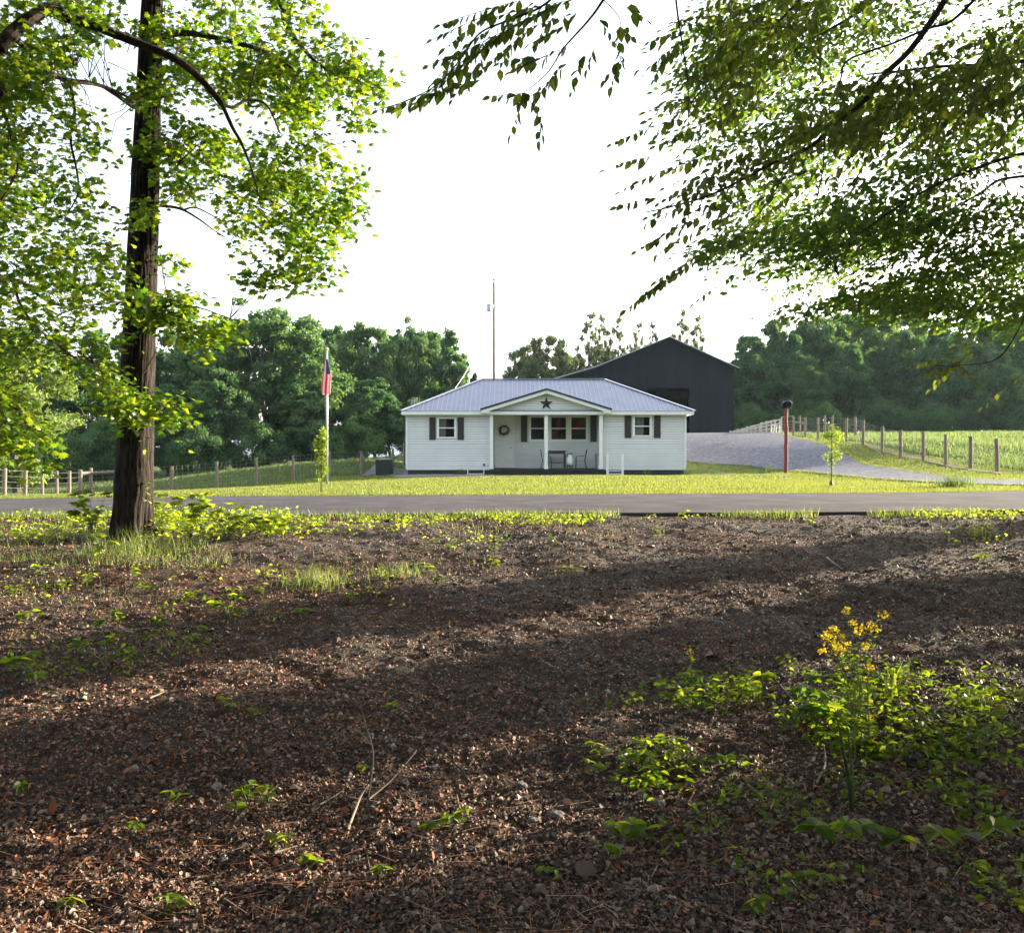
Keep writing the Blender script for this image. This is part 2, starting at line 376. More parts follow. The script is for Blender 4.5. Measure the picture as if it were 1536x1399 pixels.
xs = list(np.arange(-60, 61, 4))
poly_sheet('road', [(x, ROAD_NEAR(x)) for x in xs] + [(x, ROAD_FAR(x)) for x in xs[::-1]], .045, M_road, 1.0, rag=.03)
L2 = lambda *pts: [at(*p)[:2] for p in pts]
# gravel driveway up to the barn
drv = L2((1536, 731), (1470, 729), (1400, 726), (1340, 722), (1290, 718), (1240, 713), (1180, 707), (1100, 698), (1030, 692), (960, 690))
drv = [(30, 23.5), (22, 24.5)] + drv + [(5, 56), (5, 68.8), (16.4, 68.8), (16.6, 60)] + L2((1192, 657), (1212, 661), (1236, 668), (1262, 680), (1285, 692), (1300, 699), (1340, 705), (1400, 713), (1440, 718), (1500, 722)) + [(22, 28.5), (30, 27)]
poly_sheet('driveway', drv, .06, M_gravel, .8, rag=.12)
lawn = [(-30, 19.3), (-12, 19.2), (0, 19.3), (12, 19.4), (34, 19.7), (34, 30)] + [(26, 32), (17.2, 32.6), (17, 36), (16.6, 40), (16.5, 44), (16.4, 50), (16.6, 54), (14.5, 57.5)] + \
       [(10.5, 58), (4, 57), (-3, 57), (-5.5, 52), (-6.0, 50), (-7.2, 47.5), (-8.3, 45), (-9.5, 43), (-10.5, 41), (-11.8, 40), (-15, 38.5), (-17.2, 37), (-17.6, 33), (-30, 32)]
poly_sheet('lawn', lawn, 0.0, M_lawn, .9, rag=.1)
poly_sheet('gravel_bed', L2((560, 713), (600, 716.5), (700, 715.2), (745, 714)) + [(-.9, 46.6), (-5.0, 46.75), (-5.0, 50.5), (-7.2, 50.5), (-7.3, 47)], .045, M_bed, .5, rag=.05)

M_soil = pbr('bare_brown_soil', [(.3, (.05, .035, .022)), (.7, (.11, .08, .05))], 8, .9, bump=.8)
poly_sheet('bare_soil', L2((1300, 668), (1325, 675), (1352, 683), (1386, 689), (1419, 697), (1456, 703.5), (1500, 708.5), (1500, 711.5), (1456, 706.5), (1419, 700), (1386, 692), (1352, 686), (1325, 678), (1300, 670.5)), .03, M_soil, .4, rag=.08)
poly_sheet('bare_soil', L2((1036, 711), (1110, 712), (1185, 714.5), (1185, 716.5), (1110, 714), (1036, 713.3)), .035, M_soil, .4, rag=.05)
poly_sheet('bare_soil', L2((600, 716.2), (700, 715.6), (905, 714.2), (1036, 713), (1036, 714.2), (905, 715.6), (700, 717), (600, 717.6)), .035, M_soil, .4, rag=.04)
# ------------------------------------------------------------------ litter and gravel on the woodland floor
def fan_points(n, y0, y1, pw, margin=1.15):
    """points in the visible wedge, denser near the camera"""
    u = rng.uniform(0, 1, n); y = (y0 ** (1 - pw) + u * (y1 ** (1 - pw) - y0 ** (1 - pw))) ** (1 / (1 - pw))
    e = .53 * y * margin + .5; x = rng.uniform(-1, 1, n) * e
    k = rng.uniform(0, 1, n) < .32; x = np.where(k, np.sign(x) * (e + rng.uniform(0, 3.2, n)), x)     # thinner spread beyond the view
    return x, y
M_stone = chipmat('stone_chips', [(0, (.018, .015, .014)), (.35, (.088, .064, .054)), (.7, (.185, .135, .112)), (.95, (.29, .225, .19)), (1, (.36, .32, .28))], .75)
M_litter = chipmat('dead_leaf_bits', [(0, (.022, .012, .008)), (.3, (.12, .046, .025)), (.6, (.27, .10, .048)), (.88, (.36, .18, .105)), (1, (.42, .33, .24))], .75)
STONE = (np.array([(-.6, -.4, -.2), (.5, -.5, -.25), (.6, .4, -.2), (-.4, .5, -.25), (-.25, -.15, .42), (.35, .15, .3)]),
         [np.array([(0, 1, 5), (0, 5, 4), (1, 2, 5), (3, 4, 5), (2, 3, 5), (0, 4, 3)])])
x, y = fan_points(380000, 2.6, 13.6, 1.55)
P0 = np.stack([x, y, 0 * x], 1); g = vnoise(P0, .5, 5) * .6 + vnoise(P0, 2.2, 6) * .4
right = np.clip((x + 1.8 + (y - 6) * .1) / 2.5, 0, 1)            # more stone on the worn track than under the left tree
keep = rng.uniform(0, 1, len(x)) < np.clip(.25 + 1.3 * (g - .3) + .3 * right, .08, 1)
x, y = x[keep], y[keep]; z = gz(x, y)
sz = rng.lognormal(-.1, .45, len(x)) * (.0085 + .00055 * y)
V, Fl = stamp(*STONE, np.stack([x, y, z + sz * .15], 1), rotmats(len(x), .5), sz)
o = np_mesh('gravel', V, Fl, M_stone); tag(o, 'dark grey stone chips strewn over the shady woodland track', 'gravel', kind='stuff')
x, y = fan_points(400000, 2.6, 13.6, 1.5)
P0 = np.stack([x, y, 0 * x], 1); g = vnoise(P0, .7, 8) * .6 + vnoise(P0, 3, 9) * .4
left = np.clip((-x + 1 + .15 * y) / 3.5, 0, 1)
keep = rng.uniform(0, 1, len(x)) < np.clip(.15 + 1.2 * (g - .3) + .45 * left, .1, 1)
x, y = x[keep], y[keep]; z = gz(x, y)
sz = rng.lognormal(0, .4, len(x)) * (.011 + .0008 * y)
t = np.array([(0, 0, 0), (.4, .28, .12), (1, .05, .02), (.45, -.25, -.03)])
V, Fl = stamp(t, [np.array([(0, 2, 1), (0, 3, 2)])], np.stack([x, y, z + sz * .2], 1), rotmats(len(x), .7), sz)
o = np_mesh('leaf_litter', V, Fl, M_litter); tag(o, 'brown and rusty dead leaf litter covering the woodland floor', 'leaf litter', kind='stuff')
# pine straw / fine twigs
x, y = fan_points(9000, 2.7, 13, 1.6); z = gz(x, y)
t = np.array([(0, -.012, 0), (1, -.008, .05), (1, .008, .05), (0, .012, 0)])
V, Fl = stamp(t, [np.array([(0, 1, 2, 3)])], np.stack([x, y, z + .012], 1), rotmats(len(x), .15), rng.uniform(.04, .16, len(x)))
o = np_mesh('twig_litter', V, Fl, M_litter); tag(o, 'fine dry twigs and straw lying among the leaf litter', 'twigs', kind='stuff')

haze_on = True
if haze_on:
    m_ = MB(); m_.box(-140, 140, -25, 150, -2.2, 22)
    hm, nt, nd, lk = newmat('pale_evening_air'); v = N(nt, 'ShaderNodeVolumePrincipled'); v.inputs['Color'].default_value = (.62, .82, 1, 1); v.inputs['Density'].default_value = .00011; v.inputs['Anisotropy'].default_value = .35
    o = N(nt, 'ShaderNodeOutputMaterial'); lk.new(v.outputs[0], o.inputs['Volume']); tag(m_.build('haze', hm), 'pale haze in the evening air', 'haze', kind='stuff')
# ------------------------------------------------------------------ building materials
M_siding = pbr('white_vinyl_siding', [(.3, (.60, .625, .63)), (.7, (.69, .715, .72))], .9, .55, bump=.05, bscale=60)
M_trim = pbr('white_trim', [(.74, .76, .74)], 8, .5)
M_soffit = pbr('cream_soffit', [(.66, .66, .50)], 8, .6)
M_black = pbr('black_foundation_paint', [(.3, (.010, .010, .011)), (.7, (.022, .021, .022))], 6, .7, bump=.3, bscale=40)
M_shut = pbr('dark_brown_boards', [(.3, (.012, .010, .010)), (.7, (.03, .024, .022))], 9, .6, stretch=(8, 8, 1))
M_metal = pbr('blue_grey_metal_roof', [(.3, (.21, .225, .295)), (.7, (.27, .285, .355))], 1.5, .38, metal=.35, spec=.6)
M_rib = pbr('roof_rib_metal', [(.36, .38, .50)], 5, .3, metal=.35)
M_navy = pbr('dark_roof_edge', [(.018, .022, .04)], 5, .4)
M_dark = pbr('dark_room', [(.016, .015, .015)], 3, .9)
M_wallin = pbr('shaded_room_wall', [(.045, .042, .04)], 3, .9)  # dark colour stands in for the unlit rooms behind the panes
M_red = pbr('red_cloth', [(.34, .02, .045)], 20, .8)
M_cloth = pbr('pale_cloth', [(.30, .30, .29)], 20, .8)
M_blackmetal = pbr('black_metal', [(.02, .02, .022)], 8, .45)
M_sling = pbr('taupe_sling', [(.12, .10, .095)], 60, .8)
M_zinc = pbr('galvanised_steel', [(.3, (.20, .23, .26)), (.7, (.32, .35, .39))], 9, .35, metal=.7)
M_white = pbr('white_enamel', [(.7, .71, .7)], 8, .35)
def glassmat():
    m, nt, nd, lk = newmat('window_glass'); t = N(nt, 'ShaderNodeBsdfTransparent'); g = N(nt, 'ShaderNodeBsdfGlossy'); g.inputs['Roughness'].default_value = .03
    g.inputs['Color'].default_value = (.8, .85, .85, 1); t.inputs[0].default_value = (.75, .78, .76, 1)
    fr = N(nt, 'ShaderNodeFresnel'); fr.inputs[0].default_value = 1.18; mx = N(nt, 'ShaderNodeMixShader'); lk.new(fr.outputs[0], mx.inputs[0]); lk.new(t.outputs[0], mx.inputs[1]); lk.new(g.outputs[0], mx.inputs[2])
    o = N(nt, 'ShaderNodeOutputMaterial'); lk.new(mx.outputs[0], o.inputs[0]); return m
M_glass = glassmat()
def plank_mat(name, a, b, rough=.8):
    m, nt, nd, lk = newmat(name); g = N(nt, 'ShaderNodeNewGeometry'); p = N(nt, 'ShaderNodeBsdfPrincipled'); p.inputs['Roughness'].default_value = rough; p.inputs['Specular IOR Level'].default_value = .25
    c1 = ramp(nt, g.outputs['Random Per Island'], [(0, a), (1, b)])
    c2 = ramp(nt, noise_f(nt, 2.2, 6, .7, stretch=(6, 6, .6)), [(.3, (.55, .55, .55)), (.7, (1.25, 1.25, 1.25))])
    mx = N(nt, 'ShaderNodeMix', data_type='RGBA', blend_type='MULTIPLY'); mx.inputs[0].default_value = 1; lk.new(c1, mx.inputs[6]); lk.new(c2, mx.inputs[7]); lk.new(mx.outputs[2], p.inputs['Base Color'])
    o = N(nt, 'ShaderNodeOutputMaterial'); lk.new(p.outputs[0], o.inputs[0]); return m
M_barn = plank_mat('weathered_black_boards', (.003, .0055, .011), (.009, .013, .022))
M_barnroof = pbr('dull_tin_roof', [(.3, (.22, .23, .25)), (.7, (.34, .34, .35))], 2, .5, metal=.3)
M_post = pbr('weathered_fence_post', [(.3, (.12, .095, .075)), (.7, (.24, .19, .15))], 3, .85, stretch=(7, 7, 1), bump=.4, bscale=20)
M_rail = pbr('grey_weathered_lumber', [(.3, (.3, .28, .25)), (.7, (.5, .47, .42))], 3, .85, bump=.3)
M_wire = pbr('fence_wire', [(.24, .24, .25)], 9, .5, metal=.5)

# ------------------------------------------------------------------ siding with laps, cut round its openings
def siding(mb, org, u, nrm, W, z0, z1, openings=(), course=.118, lip=.03, gable=None, m=0):
    u = Vector(u); nrm = Vector(nrm); org = Vector(org)
    zs = {z0, z1}; k = 0
    while z0 + k * course < z1:
        zs.add(z0 + k * course)
        if z0 + k * course + .034 < z1: zs.add(z0 + k * course + .034)
        k += 1
    for o in openings: zs.add(max(z0, o[2])); zs.add(min(z1, o[3]))
    zs = sorted(zs)
    def P(a, z):
        ph = ((z - z0) / course) % 1.0
        return ph
    for a, b in zip(zs[:-1], zs[1:]):
        if b - a < 1e-4: continue
        iv = [(0, W)]
        for o in openings:
            if o[2] < (a + b) / 2 < o[3]:
                nv = []
                for p, q in iv:
                    if o[1] <= p or o[0] >= q: nv.append((p, q)); continue
                    if o[0] > p: nv.append((p, o[0]))
                    if o[1] < q: nv.append((o[1], q))
                iv = nv
        ci = math.floor((a - z0 + 1e-5) / course); pa = (a - z0) / course - ci; pb = (b - z0) / course - ci
        da = lip * (1 - pa); db = lip * (1 - min(1, pb)); gro = pa < .034 / course - 1e-3
        if gro: da = db = -.03
        for p, q in iv:
            p2, q2 = p, q
            if gable:
                xa, xb, zt, zbase = gable      # apex at middle
                def lim(z): t = min(1, max(0, (z - zbase) / (zt - zbase))); mid = (xa + xb) / 2; return xa + (mid - xa) * t, xb + (mid - xb) * t
                p, q = lim(a); p2, q2 = lim(b)
                if q - p < 1e-3: continue
            A = org + u * p + nrm * da; B = org + u * q + nrm * da; C = org + u * q2 + nrm * db; D = org + u * p2 + nrm * db
            A.z = B.z = a; C.z = D.z = b
            mb.quad(A, B, C, D, m)
            if not gro and abs(pa * course - .034) < 1e-3:
                A0 = org + u * p - nrm * .03; B0 = org + u * q - nrm * .03; A0.z = B0.z = a
                mb.quad(A0, B0, B, A, m)
def beambox(mb, p, q, m=0): mb.box(min(p[0], q[0]), max(p[0], q[0]), min(p[1], q[1]), max(p[1], q[1]), min(p[2], q[2]), max(p[2], q[2]), m)

# ------------------------------------------------------------------ THE HOUSE
YF = 46.8; YP = 48.4; YB = 54.5
HX0, HX1 = PX(610, YF), PX(1028, YF)
PXL, PXR = PX(737, YF), PX(903, YF)            # porch bay
ZG = .70; ZS = PZ(703, YF); ZT = PZ(619.5, YF)   # ground, bottom of siding, soffit
house = thing('house', 'small white one-storey house with hipped grey metal roof and gabled front porch', 'house', (HX0, YF, ZG))
# openings: (x0, x1, z0, z1) on a plane
def opn(px0, px1, py0, py1, d): return (PX(px0, d), PX(px1, d), PZ(py1, d), PZ(py0, d))
W1 = opn(656, 684, 626, 657.5, YF); W2 = opn(949.5, 977, 623.5, 655, YF)
W3 = opn(794, 818.5, 624, 661, YP); W4 = opn(824.5, 851.5, 624, 661, YP); W5 = opn(854.5, 881.5, 624, 661, YP)
D1 = (PX(742.5, YP), PX(771, YP), ZS + .09, PZ(621.5, YP))
wb = MB()
siding(wb, (HX0, YF, 0), (1, 0, 0), (0, -1, 0), PXL - HX0, ZS, ZT, [(W1[0] - HX0, W1[1] - HX0, W1[2], W1[3])])
siding(wb, (PXR, YF, 0), (1, 0, 0), (0, -1, 0), HX1 - PXR, ZS, ZT, [(W2[0] - PXR, W2[1] - PXR, W2[2], W2[3])])
siding(wb, (PXL, YP, 0), (1, 0, 0), (0, -1, 0), PXR - PXL, ZS, ZT, [(o[0] - PXL, o[1] - PXL, o[2], o[3]) for o in (W3, W4, W5, D1)])
siding(wb, (PXL, YF, 0), (0, 1, 0), (1, 0, 0), YP - YF, ZS, ZT); siding(wb, (PXR, YP, 0), (0, -1, 0), (-1, 0, 0), YP - YF, ZS, ZT)
siding(wb, (HX1, YF, 0), (0, 1, 0), (1, 0, 0), YB - YF, ZS, ZT); siding(wb, (HX0, YB, 0), (0, -1, 0), (-1, 0, 0), YB - YF, ZS, ZT); siding(wb, (HX1, YB, 0), (-1, 0, 0), (0, 1, 0), HX1 - HX0, ZS, ZT)
GYF = 46.5
gA, gB = PX(733, GYF), PX(906, GYF)
wb.build('wall', M_siding, house)
gb = MB(); siding(gb, (gA, GYF, 0), (1, 0, 0), (0, -1, 0), gB - gA, ZT + .06, PZ(588, GYF), gable=(0, gB - gA, PZ(589, GYF), ZT + .06)); gb.build('gable_wall', M_siding, house)
t = MB()   # corner boards, frieze, porch beam
for x in (HX0, HX1): t.box(x - .045, x + .045, YF - .035, YF + .06, ZS - .02, ZT)
t.box(HX0 + .045, PXL - .09, YF - .03, YF - .018, ZT - .10, ZT); t.box(PXR + .09, HX1 - .045, YF - .03, YF - .018, ZT - .10, ZT)
t.box(HX0, PXL, YF - .03, YF + .02, ZS - .05, ZS); t.box(PXR, HX1, YF - .03, YF + .02, ZS - .05, ZS)
t.box(gA - .06, gB + .06, GYF - .035, GYF + .14, ZT - .06, ZT + .06)
t.build('trim', M_trim, house)
f = MB(); f.box(HX0 + .06, PXL, YF + .02, YB - .05, ZG - .4, ZS - .05); f.box(PXR, HX1 - .06, YF + .02, YB - .05, ZG - .4, ZS - .05); f.box(PXL, PXR, YP + .05, YB - .05, ZG - .4, ZS - .03); f.build('foundation', M_black, house)
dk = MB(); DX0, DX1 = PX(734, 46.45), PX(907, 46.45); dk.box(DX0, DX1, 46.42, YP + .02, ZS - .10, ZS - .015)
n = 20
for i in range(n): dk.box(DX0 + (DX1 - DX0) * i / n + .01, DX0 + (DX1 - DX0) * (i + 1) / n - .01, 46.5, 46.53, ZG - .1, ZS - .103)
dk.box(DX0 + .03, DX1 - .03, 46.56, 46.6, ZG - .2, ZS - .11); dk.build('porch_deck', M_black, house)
for px in (737.2, 819.2, 901.2):
    p = MB(); x = PX(px, 46.6); p.box(x - .085, x + .085, 46.52, 46.69, ZS - .013, ZT - .062); p.box(x - .1, x + .1, 46.505, 46.705, ZS - .012, ZS + .12); p.build('porch_post', M_trim, house, bevel=.008)
c = MB(); c.box(PXL, PXR, GYF + .14, YP, ZT - .01, ZT + .02); c.build('porch_ceiling', M_soffit, house)
# hipped roof
EX0, EX1, EY0, EY1 = PX(601, 46.35), PX(1042, 46.35), 46.35, 54.95
EZ = PZ(616.5, EY0); RY = (EY0 + EY1) / 2; RZ = PZ(569, RY); RX0, RX1 = PX(723, RY), PX(906, RY)
rf = MB(); th = .03
def roofpt(p): return p
A, B, C, D = (EX0, EY0, EZ), (EX1, EY0, EZ), (EX1, EY1, EZ), (EX0, EY1, EZ); E, G = (RX0, RY, RZ), (RX1, RY, RZ)
rf.add([A, B, G, E], [(0, 1, 2, 3)]); rf.add([B, C, G], [(0, 1, 2)]); rf.add([C, D, E, G], [(0, 1, 2, 3)]); rf.add([D, A, E], [(0, 1, 2)])
def ribs(mb, a, b, tl, tr, ins=.03, n=None, w=.028, h=.022, sp=.2286):
    """ribs up a roof face: eave a->b, top edge tl->tr"""
    a, b, tl, tr = map(Vector, (a, b, tl, tr)); L = (b - a).length; u = (b - a) / L
    mid = (tl + tr) / 2; up = mid - a - u * (mid - a).dot(u); H = up.length; up = up / H; nn = u.cross(up).normalized()
    l0 = (tl - a).dot(u); l1 = (tr - a).dot(u); k = 0; x = sp * .5
    while x < L:
        hh = H if l0 <= x <= l1 else (H * x / l0 if x < l0 else H * (L - x) / (L - l1))
        if hh > .1:
            p = a + u * x + nn * h * .4; q = p + up * (hh - ins); mb.beam(p - up * .01, q, w, h, 1, up=nn)
        x += sp
ribs(rf, A, B, E, G); ribs(rf, B, C, G, G); ribs(rf, D, A, E, E); ribs(rf, C, D, G, E)
ro = rf.build('roof', [M_metal, M_rib], house); ORG[ro] = ORG[house]
cp = MB()
for p, q in ((E, G), (A, E), (B, G), (C, G), (D, E)):
    cp.beam(Vector(p) + Vector((0, 0, .03)), Vector(q) + Vector((0, 0, .03)), .2, .03, 0)
cp.build('ridge_cap', M_metal, ro)
fa = MB()
fa.box(EX0 + .03, EX1 - .03, EY0 + .02, EY0 + .045, EZ - .17, EZ - .012); fa.box(EX0 + .03, EX1 - .03, EY1 - .045, EY1 - .02, EZ - .17, EZ - .012)
fa.box(EX0 + .03, EX0 + .055, EY0 + .045, EY1 - .045, EZ - .17, EZ - .012); fa.box(EX1 - .055, EX1 - .03, EY0 + .045, EY1 - .045, EZ - .17, EZ - .012)
fa.build('fascia', M_trim, house)
so = MB(); so.box(EX0 + .06, HX0 + .0, EY0 + .05, EY1 - .05, EZ - .15, EZ - .13); so.box(HX1, EX1 - .06, EY0 + .05, EY1 - .05, EZ - .15, EZ - .13); so.box(HX0, HX1, EY0 + .05, YF, EZ - .15, EZ - .13); so.build('soffit', M_trim, house)
# porch gable roof
gy = 46.12; AX, AZ = PX(820, gy), PZ(583, gy); LX, RX, LZ = PX(720.5, gy), PX(918, gy), PZ(613.5, gy)
yb = lambda z: EY0 + (z - EZ) / ((RZ - EZ) / (RY - EY0))
gr = MB()
for ex in (LX, RX):
    q = [(AX, gy, AZ), (AX, yb(AZ), AZ), (ex, yb(LZ) + .02, LZ + .015), (ex, gy, LZ)]
    if ex == RX: q = q[::-1]
    gr.add(q, [(0, 1, 2, 3)])
    a, b = (((LX, gy, LZ), (AX, gy, AZ)) if ex == LX else ((AX, gy, AZ), (RX, gy, LZ)))
    k = 1; n = 14
    for k in range(n):
        s = (k + .5) / n; x = ex + (AX - ex) * s; z = LZ + (AZ - LZ) * s
        gr.beam((x, gy + .02, z + .012), (x, yb(z), z + .012), .028, .022, 1)
go = gr.build('porch_roof', [M_metal, M_rib], house)
ge = MB()
for ex in (LX, RX): ge.beam((ex, gy - .012, LZ - .015), (AX, gy - .012, AZ - .015), .04, .085, 0)
ge.build('roof_edge_trim', M_navy, go)
rk = MB()
for ex in (LX, RX):
    rk.beam((ex + (.05 if ex == LX else -.05), gy + .03, LZ - .125), (AX, gy + .03, AZ - .135), .03, .15, 0)
for a, b in ((LX + .03, gA + .05), (gB - .05, RX - .03)): rk.box(a, b, gy + .045, EY0 + .3, LZ - .2, LZ - .06)
rk.build('rake_board', M_trim, house)
su = MB()
for ex in (LX, RX):
    q = [(AX, gy + .05, AZ - .13), (AX, GYF + .02, AZ - .13), (ex, GYF + .02, LZ - .13), (ex, gy + .05, LZ - .13)]
    su.add(q, [(0, 1, 2, 3)])
su.build('gable_soffit', M_soffit, house)
# windows
def window(o, d, sash=True):
    w_ = MB(); x0, x1, z0, z1 = o; f = .085
    w_.box(x0 - .02, x0 + f, d - .045, d + .08, z0, z1); w_.box(x1 - f, x1 + .02, d - .045, d + .08, z0, z1)
    w_.box(x0 + f, x1 - f, d - .045, d + .08, z1 - .07, z1); w_.box(x0 + f, x1 - f, d - .06, d + .08, z0, z0 + .07)
    zm = (z0 + z1) / 2; w_.box(x0 + f, x1 - f, d - .01, d + .05, zm - .025, zm + .025)
    wo = w_.build('window', M_trim, house, bevel=.004)
    for a, b, y in ((z0 + .07, zm - .025, d + .03), (zm + .025, z1 - .07, d + .015)):
        g = MB(); g.quad((x0 + f, y, a), (x1 - f, y, a), (x1 - f, y, b), (x0 + f, y, b)); g.build('pane', M_glass, wo)
for o, d in ((W1, YF), (W2, YF), (W3, YP), (W4, YP), (W5, YP)): window(o, d)
mu = MB()
for x0, x1 in ((W3[1] + .02, W4[0] - .02), (W4[1] + .02, W5[0] - .02)): mu.box(x0, x1, YP - .03, YP - .016, W4[2], W4[3])
mu.box(W3[0] - .05, W5[1] + .05, YP - .06, YP - .017, W4[2] - .07, W4[2] - .002); mu.build('window_surround', M_trim, house)
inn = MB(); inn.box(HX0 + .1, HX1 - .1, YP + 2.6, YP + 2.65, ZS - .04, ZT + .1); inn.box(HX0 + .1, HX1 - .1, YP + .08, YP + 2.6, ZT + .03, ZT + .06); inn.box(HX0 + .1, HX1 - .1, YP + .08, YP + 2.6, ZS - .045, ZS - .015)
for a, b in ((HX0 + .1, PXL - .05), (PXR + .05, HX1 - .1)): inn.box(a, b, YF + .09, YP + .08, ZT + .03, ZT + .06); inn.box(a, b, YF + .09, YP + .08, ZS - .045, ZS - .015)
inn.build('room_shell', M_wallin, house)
def shutter(px0, px1, py0, py1, d, n=3):
    s = MB(); x0, x1, z0, z1 = opn(px0, px1, py0, py1, d); w_ = (x1 - x0)
    bw = w_ / n
    for k in range(n): s.box(x0 + bw * k + .012, x0 + bw * (k + 1) - .012, d - .045, d - .022, z0 + random.uniform(0, .01), z1)
    for z in (z0 + .18, z1 - .22): s.box(x0 + .01, x1 - .01, d - .062, d - .045, z, z + .09)
    s.box(x0 + .02, x1 - .02, d - .0215, d - .0185, z0 + .02, z1 - .02); s.build('shutter', M_shut, house)
for a in ((643.8, 654, 626, 660, YF), (686, 696.3, 626, 660, YF), (936.5, 947, 623.3, 657, YF), (980.3, 991, 623.3, 657, YF), (781, 791, 623, 663, YP), (885, 895, 623, 663, YP)): shutter(*a)
# door
x0, x1, z0, z1 = D1; dr = MB(); dr.box(x0 + .07, x1 - .07, YP - .02, YP + .03, z0 + .0, z1 - .06)
for a, b, zz0, zz1 in ((.14, .44, .18, .85), (.5, .8, .18, .85), (.14, .44, 1.0, 1.85), (.5, .8, 1.0, 1.85)):
    s = (x1 - x0 - .14) / .94
    dr.box(x0 + .07 + a * s, x0 + .07 + b * s, YP - .028, YP - .019, z0 + zz0, z0 + zz1)
dro = dr.build('front_door', M_trim, house, bevel=.004)
h = MB(); h.lathe((x1 - .15, YP - .02, z0 + .95), [(.0, .0), (.03, .0), (.012, .03), (.03, .045), (.03, .065), (0, .075)], 12, axis=(0, -1, 0)); h.build('door_knob', M_blackmetal, dro)
df = MB(); df.box(x0 - .02, x0 + .068, YP - .05, YP + .04, z0 - .05, z1); df.box(x1 - .068, x1 + .02, YP - .05, YP + .04, z0 - .05, z1); df.box(x0 + .068, x1 - .068, YP - .05, YP + .04, z1 - .058, z1); df.box(x0 + .068, x1 - .068, YP - .09, YP + .04, z0 - .06, z0 - .004)
df.build('door_frame', M_trim, house)
# foundation vents, outlet, vent pipe on the roof
for px0, px1, py0, py1 in ((701, 726.5, 702.5, 711.5),):
    v = MB(); a, b, z0, z1 = opn(px0, px1, py0, py1, YF - .02); y = YF + .005
    v.box(a, b, y - .03, y, z0, z0 + .045); v.box(a, a + .045, y - .03, y, z0 + .045, z1); v.box(b - .045, b, y - .03, y, z0 + .045, z1); vo = v.build('foundation_vent', M_trim, house)
    g = MB(); [g.box(a + .05, b - .05, y - .012, y - .002, z0 + .05 + k * .05, z0 + .085 + k * .05) for k in range(4)]; g.build('louvre', M_blackmetal, vo)
ou = MB(); xx = PX(726, YF); ou.box(xx - .04, xx + .04, YF - .05, YF - .016, PZ(698.5, YF), PZ(695.5, YF)); ou.build('outlet_cover', M_blackmetal, house)
vp = MB(); xx, yy = PX(622, 48.2), 48.2; zr = PZ(606, 48.2); vp.tube([(xx, yy, zr - .3), (xx, yy, zr + .27)], .035, 8); vp.tube([(xx + .0, yy, zr + .24), (xx + .12, yy, zr + .3), (xx + .14, yy, zr + .22)], .04, 8); vp.tube([(xx - .14, yy, zr - .2), (xx - .14, yy, zr + .12)], .025, 8); vp.build('vent_pipe', M_zinc, house)

# curtains seen in the windows
def curtain(o, d, shape, mat, name, label, pleat=9):
    """shape: list of (t, xl, xr) from top t=0 to bottom t=1 in window fractions"""
    x0, x1, z0, z1 = o; V = []; n = 28; rows = 14
    for r in range(rows + 1):
        tt = shape[0][0] + (shape[-1][0] - shape[0][0]) * r / rows
        for (ta, la, ra), (tb, lb, rb) in zip(shape[:-1], shape[1:]):
            if ta <= tt <= tb + 1e-6: k = (tt - ta) / (tb - ta + 1e-9); l = la + (lb - la) * k; rr = ra + (rb - ra) * k; break
        for i in range(n + 1):
            s = i / n; V.append((x0 + (x1 - x0) * (l + (rr - l) * s), d + .16 + .02 * math.sin(s * pleat * 2 * math.pi), z1 - (z1 - z0) * tt))
    i = np.arange(rows)[:, None] * (n + 1) + np.arange(n)[None]; Fq = np.stack([i, i + n + 1, i + n + 2, i + 1], 2).reshape(-1, 4)
    o = np_mesh(name, V, Fq, mat, smooth=True); tag(o, label, 'curtain'); return o
curtain(W4, YP, [(.05, .48, .56), (.3, .36, .66), (.55, .26, .62), (.72, .2, .42), (.92, .2, .4)], M_red, 'curtain', 'red tied-back curtain hanging in the middle porch window')
curtain(W5, YP, [(.12, .45, .55), (.3, .38, .7), (.45, .2, .68), (.62, .14, .44), (.78, .12, .24)], M_red, 'curtain', 'red swagged curtain in the right porch window beside the shutter')
curtain(W1, YF, [(0, .08, .5), (.5, .08, .46), (1, .08, .42)], M_cloth, 'curtain', 'pale curtain drawn inside the window left of the front door')
curtain(W2, YF, [(0, .08, .62), (.5, .08, .6), (1, .08, .58)], M_cloth, 'curtain', 'pale curtain inside the window right of the porch')

# star on the gable
st = MB(); sx, sz = PX(819.3, GYF), PZ(605.5, GYF); pts = []
for k in range(10):
    r = .33 if k % 2 == 0 else .13; a = R(90 + 36 * k); pts.append((sx + r * math.cos(a), GYF - .035, sz + r * math.sin(a)))
st.add(pts + [(sx, GYF - .12, sz), (sx, GYF - .033, sz)], [(k, 10, (k + 1) % 10) for k in range(10)] + [((k + 1) % 10, 11, k) for k in range(10)])
tag(st.build('barn_star', M_shut), 'dark five-pointed metal star mounted on the white porch gable', 'star')
